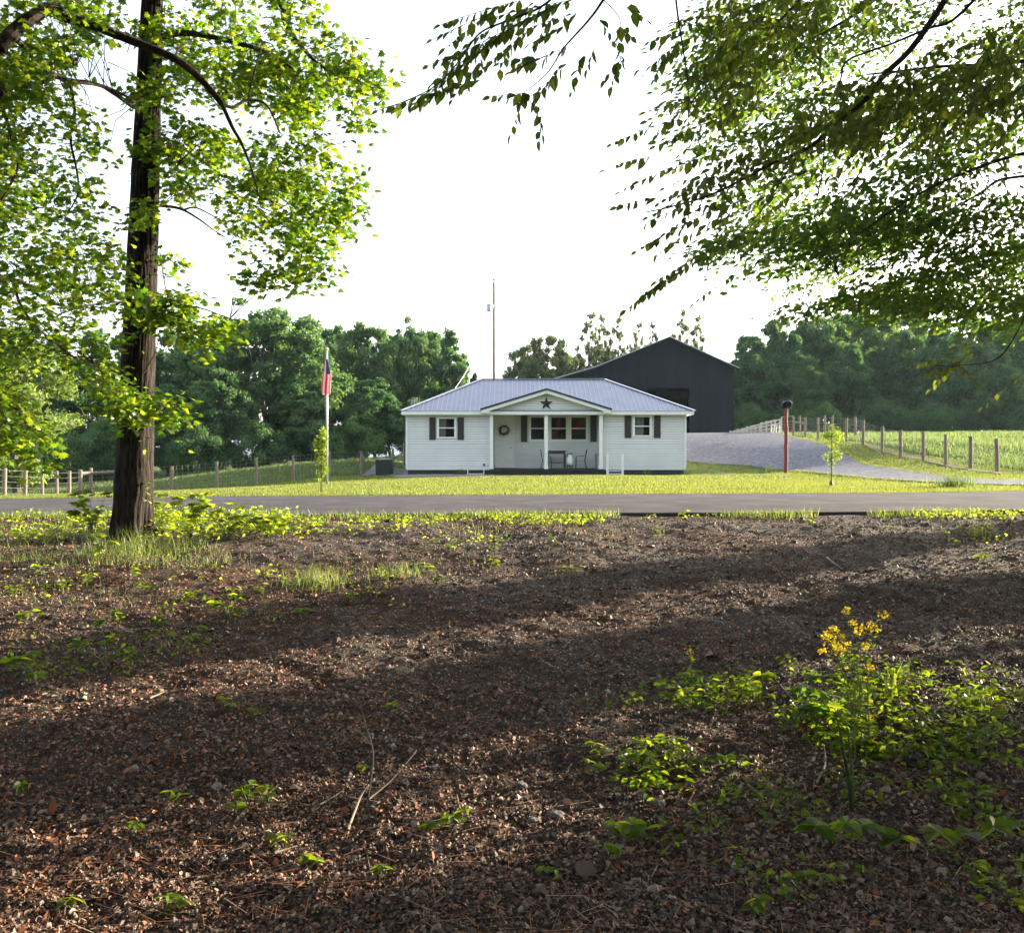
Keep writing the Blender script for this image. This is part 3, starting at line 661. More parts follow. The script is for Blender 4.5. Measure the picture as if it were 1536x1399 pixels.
# wreath
wr = thing('wreath', 'round twig wreath with pale leaves and flowers on the front door', 'wreath', (PX(756.3, YP - .08), YP - .08, PZ(645, YP)))
wx, wy, wz = wr.location; b = MB()
for k in range(26):
    ph = random.uniform(0, 6.28); rr = random.uniform(.18, .25); b.tube([(wx + rr * math.cos(ph + a), wy + random.uniform(-.03, .0), wz + rr * math.sin(ph + a)) for a in np.linspace(0, 2.4, 9)], .009, 4)
b.build('twig_ring', pbr('brown_twigs', [(.045, .028, .02)], 20, .8), wr)
n = 170; th_ = rng.uniform(0, 6.28, n); rr = rng.uniform(.15, .31, n); P = np.stack([wx + rr * np.cos(th_), wy - rng.uniform(.0, .06, n), wz + rr * np.sin(th_)], 1)
V, Fl = stamp(*LEAF_KITE, P, rotmats(n, 1.5), rng.uniform(.05, .09, n)); np_mesh('leaves', V, Fl, chipmat('wreath_leaves', [(0, (.03, .03, .015)), (.5, (.11, .07, .045)), (.85, (.10, .05, .03)), (1, (.6, .56, .5))]), wr)

# ------------------------------------------------------------------ porch furniture
def leg4(t, xs_, ys_, z0, z1, w_, mat, name='leg'):
    for x in xs_:
        for y in ys_: m_ = MB(); m_.box(x - w_ / 2, x + w_ / 2, y - w_ / 2, y + w_ / 2, z0, z1); m_.build(name, mat, t)
ZD = ZS - .015
tx0, tx1 = PX(821, 47.3), PX(849, 47.3)
tb = thing('patio_table', 'dark square patio table between the two porch chairs', 'table', ((tx0 + tx1) / 2, 47.5, ZD))
m_ = MB(); m_.box(tx0, tx1, 47.15, 47.9, ZD + .84, ZD + .9); m_.build('tabletop', M_blackmetal, tb, bevel=.006)
for y_ in (47.16, 47.86): m_ = MB(); m_.box(tx0 + .04, tx1 - .04, y_, y_ + .03, ZD + .74, ZD + .84); m_.build('apron', M_blackmetal, tb)
m_ = MB(); m_.box(tx0 + .08, tx1 - .08, 47.2, 47.23, ZD + .3, ZD + .33); m_.build('stretcher', M_blackmetal, tb)
leg4(tb, (tx0 + .05, tx1 - .05), (47.2, 47.85), ZD, ZD + .74, .075, M_blackmetal)
def chair(x, y, face, label):
    """sling-back patio chair; face=+1 looks towards +x"""
    t = thing('patio_chair', label, 'chair', (x, y, ZD), 'sling chairs on the porch'); s = face
    q = lambda a, b, c: (x + s * a, y + b, ZD + c)
    for b_ in (-.25, .25):
        f_ = MB(); f_.tube([q(.24, b_, 0), q(.22, b_, .4), q(.2, b_, .62), q(-.16, b_, .64)], .014, 6); f_.build('arm_frame', M_blackmetal, t)
        f_ = MB(); f_.tube([q(-.3, b_, 0), q(-.2, b_, .4), q(-.3, b_, .95)], .014, 6); f_.build('back_leg', M_blackmetal, t)
    for a_, c_ in ((.23, .4), (-.2, .4), (-.3, .95)): f_ = MB(); f_.tube([q(a_, -.25, c_), q(a_, .25, c_)], .014, 6); f_.build('cross_bar', M_blackmetal, t)
    f_ = MB(); f_.add([q(.23, -.24, .415), q(.23, .24, .415), q(-.2, .24, .405), q(-.2, -.24, .405), q(.0, -.24, .38), q(0, .24, .38)], [(0, 1, 5, 4), (4, 5, 2, 3)]); f_.build('seat', M_sling, t)
    f_ = MB(); f_.add([q(-.2, -.24, .42), q(-.2, .24, .42), q(-.3, .24, .93), q(-.3, -.24, .93)], [(0, 1, 2, 3)]); f_.build('backrest', M_sling, t)
chair(PX(820, 47.7), 47.75, 1, 'taupe sling chair left of the patio table, half behind the middle porch post')
chair(PX(871, 47.4), 47.4, -1, 'taupe sling chair right of the patio table beside the gas bottle')
# gas bottle on a low stand with cooker arm
gx = PX(855, 47.2); pt = thing('gas_bottle', 'white propane bottle on a low black stand beside the patio table', 'gas bottle', (gx, 47.2, ZD + .18))
b = MB(); b.lathe((gx, 47.2, ZD + .2), [(0, 0), (.1, .0), (.15, .06), (.155, .12), (.155, .3), (.13, .38), (.06, .42), (0, .43)], 18); b.build('tank', M_white, pt, smooth=True)
b = MB(); b.lathe((gx, 47.2, ZD + .58), [(.085, 0), (.085, .12), (.08, .12), (.08, 0)], 14); b.build('collar', M_white, pt); b = MB(); b.lathe((gx, 47.2, ZD + .62), [(0, 0), (.03, 0), (.03, .07), (0, .08)], 8); b.build('valve', M_blackmetal, pt)
cs = thing('camp_burner', 'black gas burner stand with bent arm behind the propane bottle', 'burner', (gx, 47.45, ZD))
b = MB(); b.lathe((gx, 47.2, ZD + .13), [(0, 0), (.17, 0), (.17, .04), (0, .045)], 14); b.tube([(gx, 47.2, ZD + .13), (gx + .04, 47.25, ZD + .0)], .02, 6); b.tube([(gx - .1, 47.25, ZD + .13), (gx - .14, 47.3, ZD)], .014, 6); b.tube([(gx + .1, 47.2, ZD + .13), (gx + .14, 47.2, ZD)], .014, 6); b.build('stand', M_blackmetal, cs)
b = MB(); b.tube([(gx - .12, 47.45, ZD), (gx - .12, 47.45, ZD + .75)], .015, 6); b.tube([(gx - .12, 47.45, ZD + .74), (gx + .14, 47.4, ZD + .76), (gx + .16, 47.4, ZD + .74)], .02, 6); b.tube([(gx - .1, 47.4, ZD + .45), (gx - .02, 47.35, ZD + .6), (gx + .05, 47.3, ZD + .62), (gx + .02, 47.3, ZD + .5), (gx - .06, 47.3, ZD + .5)], .012, 5); b.build('arm', M_blackmetal, cs)
bx = PX(900.5, 47.15); tc = thing('trash_can', 'galvanised steel can standing behind the right porch post', 'trash can', (bx, 47.15, ZD))
b = MB(); prof = [(.0, .0), (.23, .0)]
for k in range(13): z = .02 + .045 * k; prof += [(.23 + .004 * k * .5 + (.006 if k % 2 else 0), z)]
prof += [(.27, .66), (.28, .68), (.27, .7)]; b.lathe((bx, 47.15, ZD), prof, 28); b.build('drum', M_zinc, tc, smooth=True)
b = MB(); b.lathe((bx, 47.15, ZD + .69), [(.285, -.02), (.285, .02), (.2, .05), (0, .08)], 28); b.tube([(bx - .06, 47.15, ZD + .76), (bx - .05, 47.15, ZD + .81), (bx + .05, 47.15, ZD + .81), (bx + .06, 47.15, ZD + .76)], .012, 6); b.build('lid', M_zinc, tc)
# porch steps with two newel posts
sx0, sx1 = PX(911, 46.1), PX(933.5, 46.1); ps = thing('porch_steps', 'white newel posts and black-shadowed steps at the right end of the porch', 'steps', ((sx0 + sx1) / 2, 46.0, ZG))
for x in (sx0, sx1): b = MB(); b.box(x - .055, x + .055, 45.95, 46.06, ZG - .1, PZ(681, 46)); b.box(x - .07, x + .07, 45.935, 46.075, PZ(681, 46), PZ(680, 46)); b.build('newel_post', M_trim, ps)
for k, (y, z) in enumerate(((45.98, ZG + .07), (46.2, ZG + .2))): b = MB(); b.box(sx0 + .057, sx1 - .057, y, y + .25, z, z + .035); b.build('tread', M_trim, ps)
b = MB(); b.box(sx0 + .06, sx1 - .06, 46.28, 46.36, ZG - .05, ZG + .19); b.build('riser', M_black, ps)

# ------------------------------------------------------------------ air conditioner
ax0, ax1 = PX(563, 47.6), PX(589, 47.6); az0 = tz(-6.3, 47.8) + .06; az1 = PZ(688.5, 47.5)
ac = thing('air_conditioner', 'dark grey outdoor air conditioning unit left of the house on gravel', 'air conditioner', ((ax0 + ax1) / 2, 48, az0))
b = MB(); b.box(ax0, ax1, 47.5, 48.3, az0 - .06, az0); b.build('pad', M_bed, ac)
b = MB(); b.box(ax0 + .04, ax1 - .04, 47.56, 48.26, az0, az1 - .03); n = 16
for k in range(n):
    z = az0 + .05 + (az1 - az0 - .14) * k / n; b.box(ax0 + .02, ax1 - .02, 47.535, 47.559, z, z + .018)
    b.box(ax0 + .015, ax0 + .039, 47.56, 48.26, z, z + .018); b.box(ax1 - .039, ax1 - .015, 47.56, 48.26, z, z + .018)
for x in (ax0 + .02, ax1 - .05): b.box(x, x + .03, 47.53, 47.55, az0, az1 - .03)
b.build('cabinet', M_blackmetal, ac); b = MB(); b.box(ax0 + .01, ax1 - .01, 47.52, 48.3, az1 - .03, az1); b.lathe(((ax0 + ax1) / 2, 47.9, az1), [(.3, 0), (.29, .03), (.1, .04), (0, .04)], 20); b.build('fan_top', M_zinc, ac)

# ------------------------------------------------------------------ THE BARN
BY = 69.0; bxl, bxr = PX(894, BY), PX(1101, BY); ZB = tz(11, 69) - .1; bax, baz = PX(1003, BY), PZ(505, BY); ez = PZ(549.5, BY)
barn = thing('barn', 'large black-stained board barn with gable roof and open doorway behind the house', 'barn', (bax, BY, ZB))
zt_ = lambda x: (baz - (baz - ez) * abs(x - bax) / ((bxr - bax) if x > bax else (bax - bxl))) if x >= bxl else ez - (bxl - x) * .29
ox0, ox1, oz = PX(966, BY), PX(1035, BY), PZ(581.5, BY); seam = PZ(575, BY)
b = MB(); x = .6
while x < bxr:
    w_ = random.uniform(.17, .23); x2 = min(x + w_, bxr); yo = random.uniform(0, .02)
    segs = [(ZB - .3, seam - .02 + random.uniform(-.02, .02)), (seam + .0, None)]
    for a, c_ in segs:
        lo = a
        if ox0 - .02 < (x + x2) / 2 < ox1 + .02:
            if c_ is not None: lo = oz
        ztl = zt_(x) - .08; ztr = zt_(x2 - .01) - .08
        if c_ is not None: ztl = min(ztl, c_); ztr = min(ztr, c_)
        off = .03 if c_ is None else 0
        y = BY - yo - off
        if min(ztl, ztr) <= lo + .01: continue
        b.add([(x, y, lo), (x2 - .012, y, lo), (x2 - .012, y, ztr), (x, y, ztl), (x, y + .03, lo), (x2 - .012, y + .03, lo), (x2 - .012, y + .03, ztr), (x, y + .03, ztl)],
              [(0, 1, 2, 3), (0, 3, 7, 4), (1, 5, 6, 2), (0, 4, 5, 1), (5, 4, 7, 6)])
    x = x2
b.build('front_wall', M_barn, barn)
b = MB()
for xa, xc, lo in ((.7, ox0 - .01, ZB - .3), (ox0 - .01, ox1 + .01, oz + .02), (ox1 + .01, bxr - .05, ZB - .3)):
    ks = [xa] + [q for q in (bxl, bax) if xa < q < xc] + [xc]
    for p_, q_ in zip(ks[:-1], ks[1:]): b.add([(p_, BY + .05, lo), (q_, BY + .05, lo), (q_, BY + .05, zt_(q_) - .12), (p_, BY + .05, zt_(p_) - .12)], [(0, 1, 2, 3)])
b.build('plank_gap_blocker', M_barn, barn)  # panel added behind the planks to stop daylight showing through the gaps
b = MB(); y = BY + .05
while y < BY + 18:
    for xx, s in ((bxr, 1), (.6, -1)): b.box(xx - (.03 if s > 0 else 0), xx + (0 if s > 0 else .03), y, y + .2, ZB - .3, zt_(xx) - .1)
    y += .215
x = .6
while x < bxr: b.box(x, x + .205, BY + 18, BY + 18.03, ZB - .3, zt_(x) - .12); x += .212
b.build('side_wall', M_barn, barn)
b = MB()
for xx in np.linspace(1, bxr - .4, 7):
    for yy in (BY + 1, BY + 6, BY + 12): b.box(xx - .1, xx + .1, yy, yy + .2, ZB - .2, zt_(xx) - .3)
for yy in (BY + 1, BY + 6, BY + 12): b.box(.8, bxr - .2, yy + .2, yy + .3, ZB + 3.4, ZB + 3.6)
b.build('frame_post', M_barn, barn)
b = MB(); b.box(ox0 - .15, ox1 + .15, BY - .06, BY - .035, oz, oz + .18); b.box(ox1, ox1 + .14, BY - .062, BY - .037, ZB - .2, oz - .003); b.box(ox0 - .14, ox0, BY - .062, BY - .037, ZB - .2, oz - .003); b.build('door_frame', M_barn, barn)
b = MB(); yf = BY - .4; ybk = BY + 18.4
prof = [(.2, zt_(.2)), (bxl, ez), (bax, baz), (bxr + .32, zt_(bxr + .32) + .01)]
for (xa, za), (xb, zb) in zip(prof[:-1], prof[1:]):
    b.add([(xa, yf, za), (xb, yf, zb), (xb, ybk, zb), (xa, ybk, za), (xa, yf, za - .07), (xb, yf, zb - .07), (xb, ybk, zb - .07), (xa, ybk, za - .07)], [(0, 1, 2, 3), (7, 6, 5, 4), (0, 4, 5, 1), (2, 6, 7, 3), (0, 3, 7, 4), (1, 5, 6, 2)])
b.build('roof', M_barnroof, barn)
b = MB()
for (xa, za), (xb, zb) in zip(prof[:-1], prof[1:]): b.beam((xa, yf + .05, za - .14), (xb, yf + .05, zb - .14), .04, .14)
b.build('barge_board', M_barn, barn)

# ------------------------------------------------------------------ fences
def fence(name, label, cat, posts, wires=6, h=1.2, wire_h=(.08, 1.1), vert=.3, group=None, rails=()):
    x, y, hh = posts[0]; t = thing(name, label, cat, (x, y, tz(x, y)), group); tops = []
    for x, y, hh in posts:
        z = tz(x, y); m_ = MB(); r = random.uniform(.06, .075); lx, ly = random.uniform(-.03, .03), random.uniform(-.03, .03)
        m_.tube([(x, y, z - .2), (x + lx * .5, y, z + hh * .5), (x + lx, y + ly, z + hh - .02), (x + lx, y + ly, z + hh)], [r * 1.05, r, r * .98, r * .85], 9, rough=.04); m_.build('post', M_post, t); tops.append((x, y, z))
    m_ = MB()
    for (xa, ya, za), (xb, yb_, zb) in zip(tops[:-1], tops[1:]):
        for k in range(wires):
            q = wire_h[0] + (wire_h[1] - wire_h[0]) * k / (wires - 1); m_.tube([(xa, ya - .07, za + q), ((xa + xb) / 2, (ya + yb_) / 2 - .07, (za + zb) / 2 + q - .015), (xb, yb_ - .07, zb + q)], .0045, 3, cap=False)
        L = math.hypot(xb - xa, yb_ - ya); nn = int(L / vert) if vert else 0
        for k in range(1, nn):
            s = k / nn; xx, yy, zz = xa + (xb - xa) * s, ya + (yb_ - ya) * s - .07, za + (zb - za) * s; m_.tube([(xx, yy, zz + wire_h[0]), (xx, yy, zz + wire_h[1])], .003, 3, cap=False)
    m_.build('wire', M_wire, t)
    for i, j, q in rails:
        a, c_ = tops[i], tops[j]; m_ = MB(); m_.tube([(a[0], a[1] - .02, a[2] + q), (c_[0], c_[1] - .02, c_[2] + q)], .055, 8); m_.build('rail', M_post, t)
    return t
fp = lambda px, d, h: (PX(px, d), d, h)
fence('pasture_fence', 'wooden post and wire fence along the road verge at far left', 'fence', [fp(-36, 31.5, 1.1), fp(6, 33, 1.1), fp(37, 34.3, 1.1), fp(63, 35.6, 1.12), fp(85, 37, 1.12), fp(103.5, 38, 1.12), fp(120, 39, 1.14)], 5, vert=0, wire_h=(.25, 1.05), group='post and wire fences')
fence('pasture_fence', 'post and woven wire fence climbing the lawn edge behind the flagpole', 'fence', [fp(120, 39.3, 1.16), fp(136, 39.8, 1.2), fp(200, 40, 1.15), fp(257, 40.2, 1.08), fp(325.5, 40.6, 1.15), fp(384, 41.8, 1.16), fp(440, 43, 1.12), fp(494, 45, 1.15), fp(542, 47.5, 1.12), fp(588.5, 50, 1.13), fp(606, 52, 1.15), fp(640, 55, 1.15)], 8, vert=.22, wire_h=(.05, 1.08), group='post and wire fences', rails=((0, 1, 1.0), (1, 2, .98)))
fence('pasture_fence', 'post and wire fence curving along the right pasture above the driveway', 'fence', [fp(1545, 31.8, 1.15), fp(1496, 32.5, 1.13), fp(1456, 34, 1.15), fp(1419, 35.5, 1.15), fp(1385, 37.3, 1.15), fp(1351, 39.3, 1.15), fp(1323, 41.5, 1.17), fp(1295, 44.3, 1.16), fp(1269, 47.5, 1.14), fp(1227, 51, 1.16), fp(1207.5, 54.5, 1.15), fp(1190, 57, 1.14)], 6, vert=.3, wire_h=(.05, 1.08), group='post and wire fences', rails=((10, 11, .8),))
fence('pasture_fence', 'second post fence behind the driveway saplings running back to the woods', 'fence', [fp(1295, 45, 1.1), fp(1283.5, 52, 1.1), fp(1248, 58, 1.15), fp(1237, 60, 1.15), fp(1200, 64, 1.15)], 5, vert=0, wire_h=(.3, 1.0), group='post and wire fences')

# livestock ramp beside the barn
rd = 60.5; ra = thing('loading_ramp', 'grey timber livestock ramp rising to the right beside the barn', 'ramp', (PX(1136, rd), rd, tz(PX(1136, rd), rd)))
gzr = lambda px: max(tz(PX(px, rd), rd), PZ(656, rd))
top = lambda px: PZ(648 - (px - 1100) * 19.5 / 72, rd)
for yo in (0, 1.1):
    for k, dz in enumerate((0, -.24, -.5)):
        b = MB(); b.beam((PX(1100, rd), rd + yo, top(1100) + dz * .3), (PX(1171, rd), rd + yo, top(1171) + dz), .05, .08); b.build('rail', M_rail, ra)
    for px in (1101.5, 1108, 1113, 1120, 1127, 1140, 1149, 1157, 1170):
        b = MB(); b.beam((PX(px, rd), rd + yo + .05, gzr(px) - .2), (PX(px, rd), rd + yo + .05, top(px) + (.1 if px % 2 else -.02)), .09, .09, up=(0, 1, 0)); b.build('upright', M_rail, ra)
b = MB(); b.add([(PX(1104, rd), rd + .0, gzr(1104) - .1), (PX(1158, rd), rd, gzr(1158) + .14), (PX(1158, rd), rd + 1.1, gzr(1158) + .14), (PX(1104, rd), rd + 1.1, gzr(1104) - .1), (PX(1104, rd), rd, gzr(1104) - .2), (PX(1158, rd), rd, gzr(1158) - .2)], [(0, 1, 2, 3), (4, 5, 1, 0)]); b.build('ramp_floor', pbr('grey_ramp_board', [(.16, .17, .19)], 4, .8), ra)
cg = thing('corral_gate', 'white tube gate panel at the high end of the timber ramp', 'gate', (PX(1163, 60), 60, tz(PX(1163, 60), 60)))
a, c_ = PX(1157.5, 60), PX(1170, 60); z0, z1 = PZ(652, 60), PZ(638, 60); b = MB(); b.tube([(a, 60, z0), (a, 60, z1), (c_, 60, z1), (c_, 60, z0), (a, 60, z0)], .025, 6); b.build('frame', M_white, cg)
b = MB(); [b.tube([(a + (c_ - a) * s, 60, z0), (a + (c_ - a) * (s + .12), 60, z1)], .018, 6) for s in (.2, .5, .8)]; b.build('bars', M_white, cg)
pg = thing('metal_gate', 'wire and pipe gate between the ramp and the first pasture post', 'gate', (PX(1181, 59), 59, tz(PX(1181, 59), 59)))
b = MB(); a, c_ = PX(1172, 59), PX(1189, 59); zb = tz(PX(1180, 59), 59)
b.tube([(a, 59, zb + .1), (a, 59, zb + 1.05), (c_, 59, zb + 1.12), (c_, 59, zb + .1), (a, 59, zb + .1)], .03, 6); b.build('frame', M_rail, pg); b = MB(); [b.tube([(a, 59, zb + q), (c_, 59, zb + q)], .014, 5) for q in (.25, .42, .6, .78)]; b.build('bars', M_rail, pg)

# ------------------------------------------------------------------ utility pole and service wire
ud = 62.0; ux = PX(741, ud); up_ = thing('utility_pole', 'tall bare wooden utility pole rising behind the house roof', 'utility pole', (ux, ud, tz(ux, ud)))
b = MB(); b.tube([(ux, ud, tz(ux, ud) - .5), (ux, ud, 7), (ux, ud, PZ(418, ud))], [.12, .095, .07], 10); b.build('pole', pbr('old_grey_pole', [(.3, (.13, .12, .12)), (.7, (.21, .195, .19))], 2, .85, stretch=(6, 6, 1)), up_)
b = MB(); tx = PX(733.5, ud); b.lathe((tx, ud - .05, PZ(467, ud)), [(0, 0), (.13, 0), (.14, .04), (.14, .42), (.11, .46), (0, .48)], 14); b.tube([(tx, ud - .05, PZ(456, ud)), (tx, ud - .05, PZ(452, ud))], .03, 6); b.build('transformer', M_zinc, up_)
b = MB(); b.tube([(tx, ud - .02, PZ(462.5, ud)), (ux, ud - .02, PZ(462.5, ud))], .03, 6); b.build('bracket', M_zinc, up_)
b = MB(); zi = PZ(424, ud); b.lathe((ux, ud - .1, zi), [(0, 0), (.05, 0), (.05, .1), (0, .12)], 8); b.build('insulator', M_white, up_)
pa, pb = Vector((ux, ud, PZ(456, ud))), Vector((PX(683, 48.9), 48.9, PZ(582, 48.9)))
b = MB(); b.tube([pa.lerp(pb, s) - Vector((0, 0, 4 * .55 * s * (1 - s))) for s in np.linspace(0, 1, 24)], .018, 5)
tag(b.build('service_wire', M_white), 'pale power cable sagging from the utility pole to the house roof', 'cable')

# ------------------------------------------------------------------ flagpole with flag
fd = 33.0; fx = PX(490.5, fd); fz = tz(fx, fd); fpz = PZ(525, fd)
fl = thing('flagpole', 'slim silver flagpole with gold ball standing on the left lawn', 'flagpole', (fx, fd, fz))
b = MB(); b.tube([(fx, fd, fz - .2), (fx, fd, (fz + fpz) / 2), (fx, fd, fpz)], [.04, .034, .026], 10); b.build('pole', pbr('silver_pole', [(.55, .57, .6)], 4, .3, metal=.5), fl, smooth=True)
b = MB(); b.lathe((fx, fd, fpz), [(0, 0), (.03, .01), (.055, .05), (.03, .09), (0, .1)], 12); b.build('ball', pbr('gold_ball', [(.7, .55, .2)], 4, .3, metal=.8), fl, smooth=True)
fz1 = PZ(541, fd)
flag = thing('flag', 'American flag with red and white stripes hanging limp on the flagpole', 'flag', (fx, fd, fz1))
def fs(u, v):
    """u along the fly 0..1 (falls down), v across the hoist 0..1"""
    wd = .06 + .10 * min(1, u * 2); q = v - .5
    x = fx + .005 + wd * math.sin(6.6 * q) * (1 - .25 * abs(q)) + .02 * math.sin(5 * u); y = fd - .09 - .05 * math.cos(6.6 * q)
    z = fz1 - u * 1.13 + .12 * q * (1 - u) - .10 * abs(q) * u + .05 * math.sin(v * 9) * u
    return (x, y, z)
def patch(u0, u1, v0, v1, nu, nv): 
    V = [fs(u0 + (u1 - u0) * i / nu, v0 + (v1 - v0) * j / nv) for i in range(nu + 1) for j in range(nv + 1)]
    i = np.arange(nu)[:, None] * (nv + 1) + np.arange(nv)[None]; return V, np.stack([i, i + nv + 1, i + nv + 2, i + 1], 2).reshape(-1, 4)
def flagmat(n, c):
    return leafmat(n, [c, c], [c, c], trans=.35, gloss=.02)
V, Fq = patch(0, 1, 0, 1, 40, 52)
# 13 stripes across v; the blue field fills the upper hoist quarter
mi = []
for i in range(40):
    for j in range(52):
        u = (i + .5) / 40; s = j // 4; mi.append(2 if (u < .4 and s >= 6) else (0 if s % 2 == 0 else 1))
fo = np_mesh('cloth', V, Fq, [flagmat('flag_red', (.72, .02, .06)), flagmat('flag_white', (.72, .72, .74)), flagmat('flag_blue', (.012, .02, .10))], flag, smooth=True, midx=mi)
b = MB()
for r_ in range(9):
    for k in range(6 if r_ % 2 == 0 else 5):
        u = .4 * ((k + (.5 if r_ % 2 == 0 else 1)) / 6); v = 6 / 13 + (7 / 13) * (r_ + .5) / 9; p = Vector(fs(u, v)) + Vector((0, -.006, 0))
        b.add([(p.x + (.012 if q % 2 == 0 else .005) * math.cos(R(90 + 36 * q)), p.y, p.z + (.012 if q % 2 == 0 else .005) * math.sin(R(90 + 36 * q))) for q in range(10)], [tuple(range(10))])
b.build('stars', M_white, flag)
b = MB(); b.tube([(fx + .045, fd - .02, fz + 1), (fx + .05, fd - .02, fpz - .1)], .005, 4); b.build('halyard', M_white, fl)

# ------------------------------------------------------------------ dinner bell on red post
bd = 38.5; rx = PX(1178.8, bd); rz = tz(rx, bd)
rp = thing('bell_post', 'red rough wooden post carrying a black dinner bell beside the driveway', 'bell post', (rx, bd, rz)); zt2 = PZ(612, bd)
b = MB(); zz = np.linspace(rz - .2, zt2, 12); b.tube([(rx + random.uniform(-.012, .012), bd, z) for z in zz], [.077 * random.uniform(.93, 1.05) for _ in zz], 12, rough=.03)
b.build('post', pbr('red_barn_paint', [(.3, (.13, .022, .02)), (.6, (.22, .04, .032)), (.8, (.3, .12, .09))], 6, .8, stretch=(4, 4, 1), bump=.4), rp)
M_iron = pbr('cast_iron', [(.02, .022, .022)], 8, .35, metal=.4)
b = MB(); ax_ = Vector((.1, -.82, -.58)).normalized(); c0 = Vector((rx, bd + .08, zt2 + .2)) - ax_ * .12
b.lathe(c0, [(0, 0), (.07, .01), (.10, .06), (.12, .15), (.16, .23), (.205, .27), (.215, .285), (.19, .27), (.14, .22), (.10, .14), (.08, .06), (0, .03)], 24, axis=ax_); b.build('bell', M_iron, rp, smooth=True)
b = MB(); b.lathe(c0, [(.195, .262), (.222, .27), (.228, .288), (.205, .292), (.19, .278)], 24, axis=ax_); b.build('bell_rim', pbr('pale_iron_rim', [(.16, .17, .15)], 9, .4, metal=.4), rp, smooth=True)  # rim ring given a lighter tone than the bell
b = MB(); b.tube([(rx - .16, bd, zt2 - .02), (rx - .2, bd + .03, zt2 + .14), (rx - .13, bd + .06, zt2 + .3)], .018, 6); b.tube([(rx + .16, bd, zt2 - .02), (rx + .2, bd + .03, zt2 + .14), (rx + .13, bd + .06, zt2 + .3)], .018, 6); b.tube([(rx - .17, bd, zt2 + .0), (rx + .17, bd, zt2 + .0)], .022, 6); b.tube([(rx - .13, bd + .06, zt2 + .3), (rx, bd + .1, zt2 + .34), (rx + .13, bd + .06, zt2 + .3)], .022, 6); b.build('yoke', M_iron, rp)
b = MB(); b.tube([c0 + ax_ * .05, c0 + ax_ * .22], .008, 5); b.lathe(c0 + ax_ * .2, [(0, 0), (.022, .02), (0, .045)], 8, axis=ax_); b.build('clapper', M_iron, rp)
# ------------------------------------------------------------------ foliage materials
M_wood_leaf = [leafmat('woodland_leaves', [(.017, .050, .025), (.042, .103, .040), (.092, .158, .045)], [(.05, .15, .045), (.12, .25, .05), (.24, .34, .055)], .45, gloss=.03, objvar=.35),
               leafmat('distant_pale_leaves', [(.05, .075, .035), (.08, .11, .05), (.11, .14, .06)], [(.10, .15, .04), (.16, .21, .06), (.2, .25, .07)], .45, gloss=.03, objvar=.3)]
M_maple = leafmat('maple_leaves', [(.022, .06, .010), (.04, .09, .012), (.06, .115, .016)], [(.06, .16, .008), (.16, .28, .010), (.42, .50, .015)], .57, gloss=.04, rough=.35)
M_beech = leafmat('beech_leaves', [(.035, .072, .014), (.06, .10, .018), (.09, .13, .026)], [(.10, .18, .012), (.19, .27, .018), (.32, .37, .03)], .55, gloss=.05, rough=.35)
M_beech_far = leafmat('beech_leaves_deep', [(.025, .065, .018), (.045, .09, .02), (.07, .12, .022)], [(.07, .18, .02), (.14, .26, .02), (.28, .36, .025)], .55, gloss=.05, rough=.4)
M_bright = leafmat('sapling_leaves', [(.07, .125, .018), (.11, .17, .025)], [(.2, .3, .018), (.34, .42, .03)], .55, gloss=.04)
def barkmat(name, a, b, s=1.0):
    m, nt, nd, lk = newmat(name); p = N(nt, 'ShaderNodeBsdfPrincipled'); p.inputs['Roughness'].default_value = .9; p.inputs['Specular IOR Level'].default_value = .15
    f = noise_f(nt, 9 * s, 8, .65, stretch=(4, 4, .55)); lk.new(ramp(nt, f, [(.36, a), (.62, b)]), p.inputs['Base Color'])
    bp = N(nt, 'ShaderNodeBump'); bp.inputs['Strength'].default_value = 1; bp.inputs['Distance'].default_value = .035; lk.new(f, bp.inputs['Height']); lk.new(bp.outputs[0], p.inputs['Normal'])
    o = N(nt, 'ShaderNodeOutputMaterial'); lk.new(p.outputs[0], o.inputs[0]); return m
M_bark = barkmat('furrowed_bark', (.003, .0027, .0025), (.046, .036, .031))
M_barkdark = barkmat('smooth_dark_bark', (.03, .024, .022), (.075, .06, .052), .6)
M_farbark = pbr('far_bark', [(.3, (.05, .04, .032)), (.7, (.10, .085, .07))], 2, .9)

# ------------------------------------------------------------------ background trees (prototypes, then copies)
def crown_pts(n, h, r, base, seed, lean=0, nc=34, shape=1.0, cr=(.16, .3)):
    """leaf positions: clumps spread through an ellipsoidal crown"""
    g = np.random.default_rng(seed); C = []; rad = []
    while len(C) < nc:
        p = g.uniform(-1, 1, 3)
        q = np.linalg.norm(p)
        if q > 1 or q < .35 * g.uniform(0, 1): continue
        t = (p[2] + 1) / 2
        w_ = (1 - .45 * t ** 2 * shape) * (.72 + .28 * min(1, t * 3))
        C.append((p[0] * r * w_ + lean * t, p[1] * r * w_, base + (h - base) * (.06 + .9 * t))); rad.append(g.uniform(*cr) * r * (1.05 - .35 * t))
    C = np.array(C); rad = np.array(rad); dm = np.linalg.norm(C[:, None] - C[None], axis=2) + np.eye(len(C)) * 99; ok = (dm < 1.1 * (rad[:, None] + rad[None])).sum(1) >= 1   # no clump floats free of its crown
    if cr[0] > .1 and ok.sum() > 8: C = C[ok]; rad = rad[ok]; nc = len(C)
    pr = rad ** 2; k = g.choice(nc, n, p=pr / pr.sum())
    d = g.normal(size=(n, 3)); d /= np.linalg.norm(d, axis=1, keepdims=True); rr = g.uniform(.05, 1.05, n) ** .62
    d[:, 2] = d[:, 2] * .72
    P = C[k] + d * (rad[k] * rr)[:, None] * (1 + .35 * (g.uniform(size=(n, 1)) - .3))
    return P, d, C, g
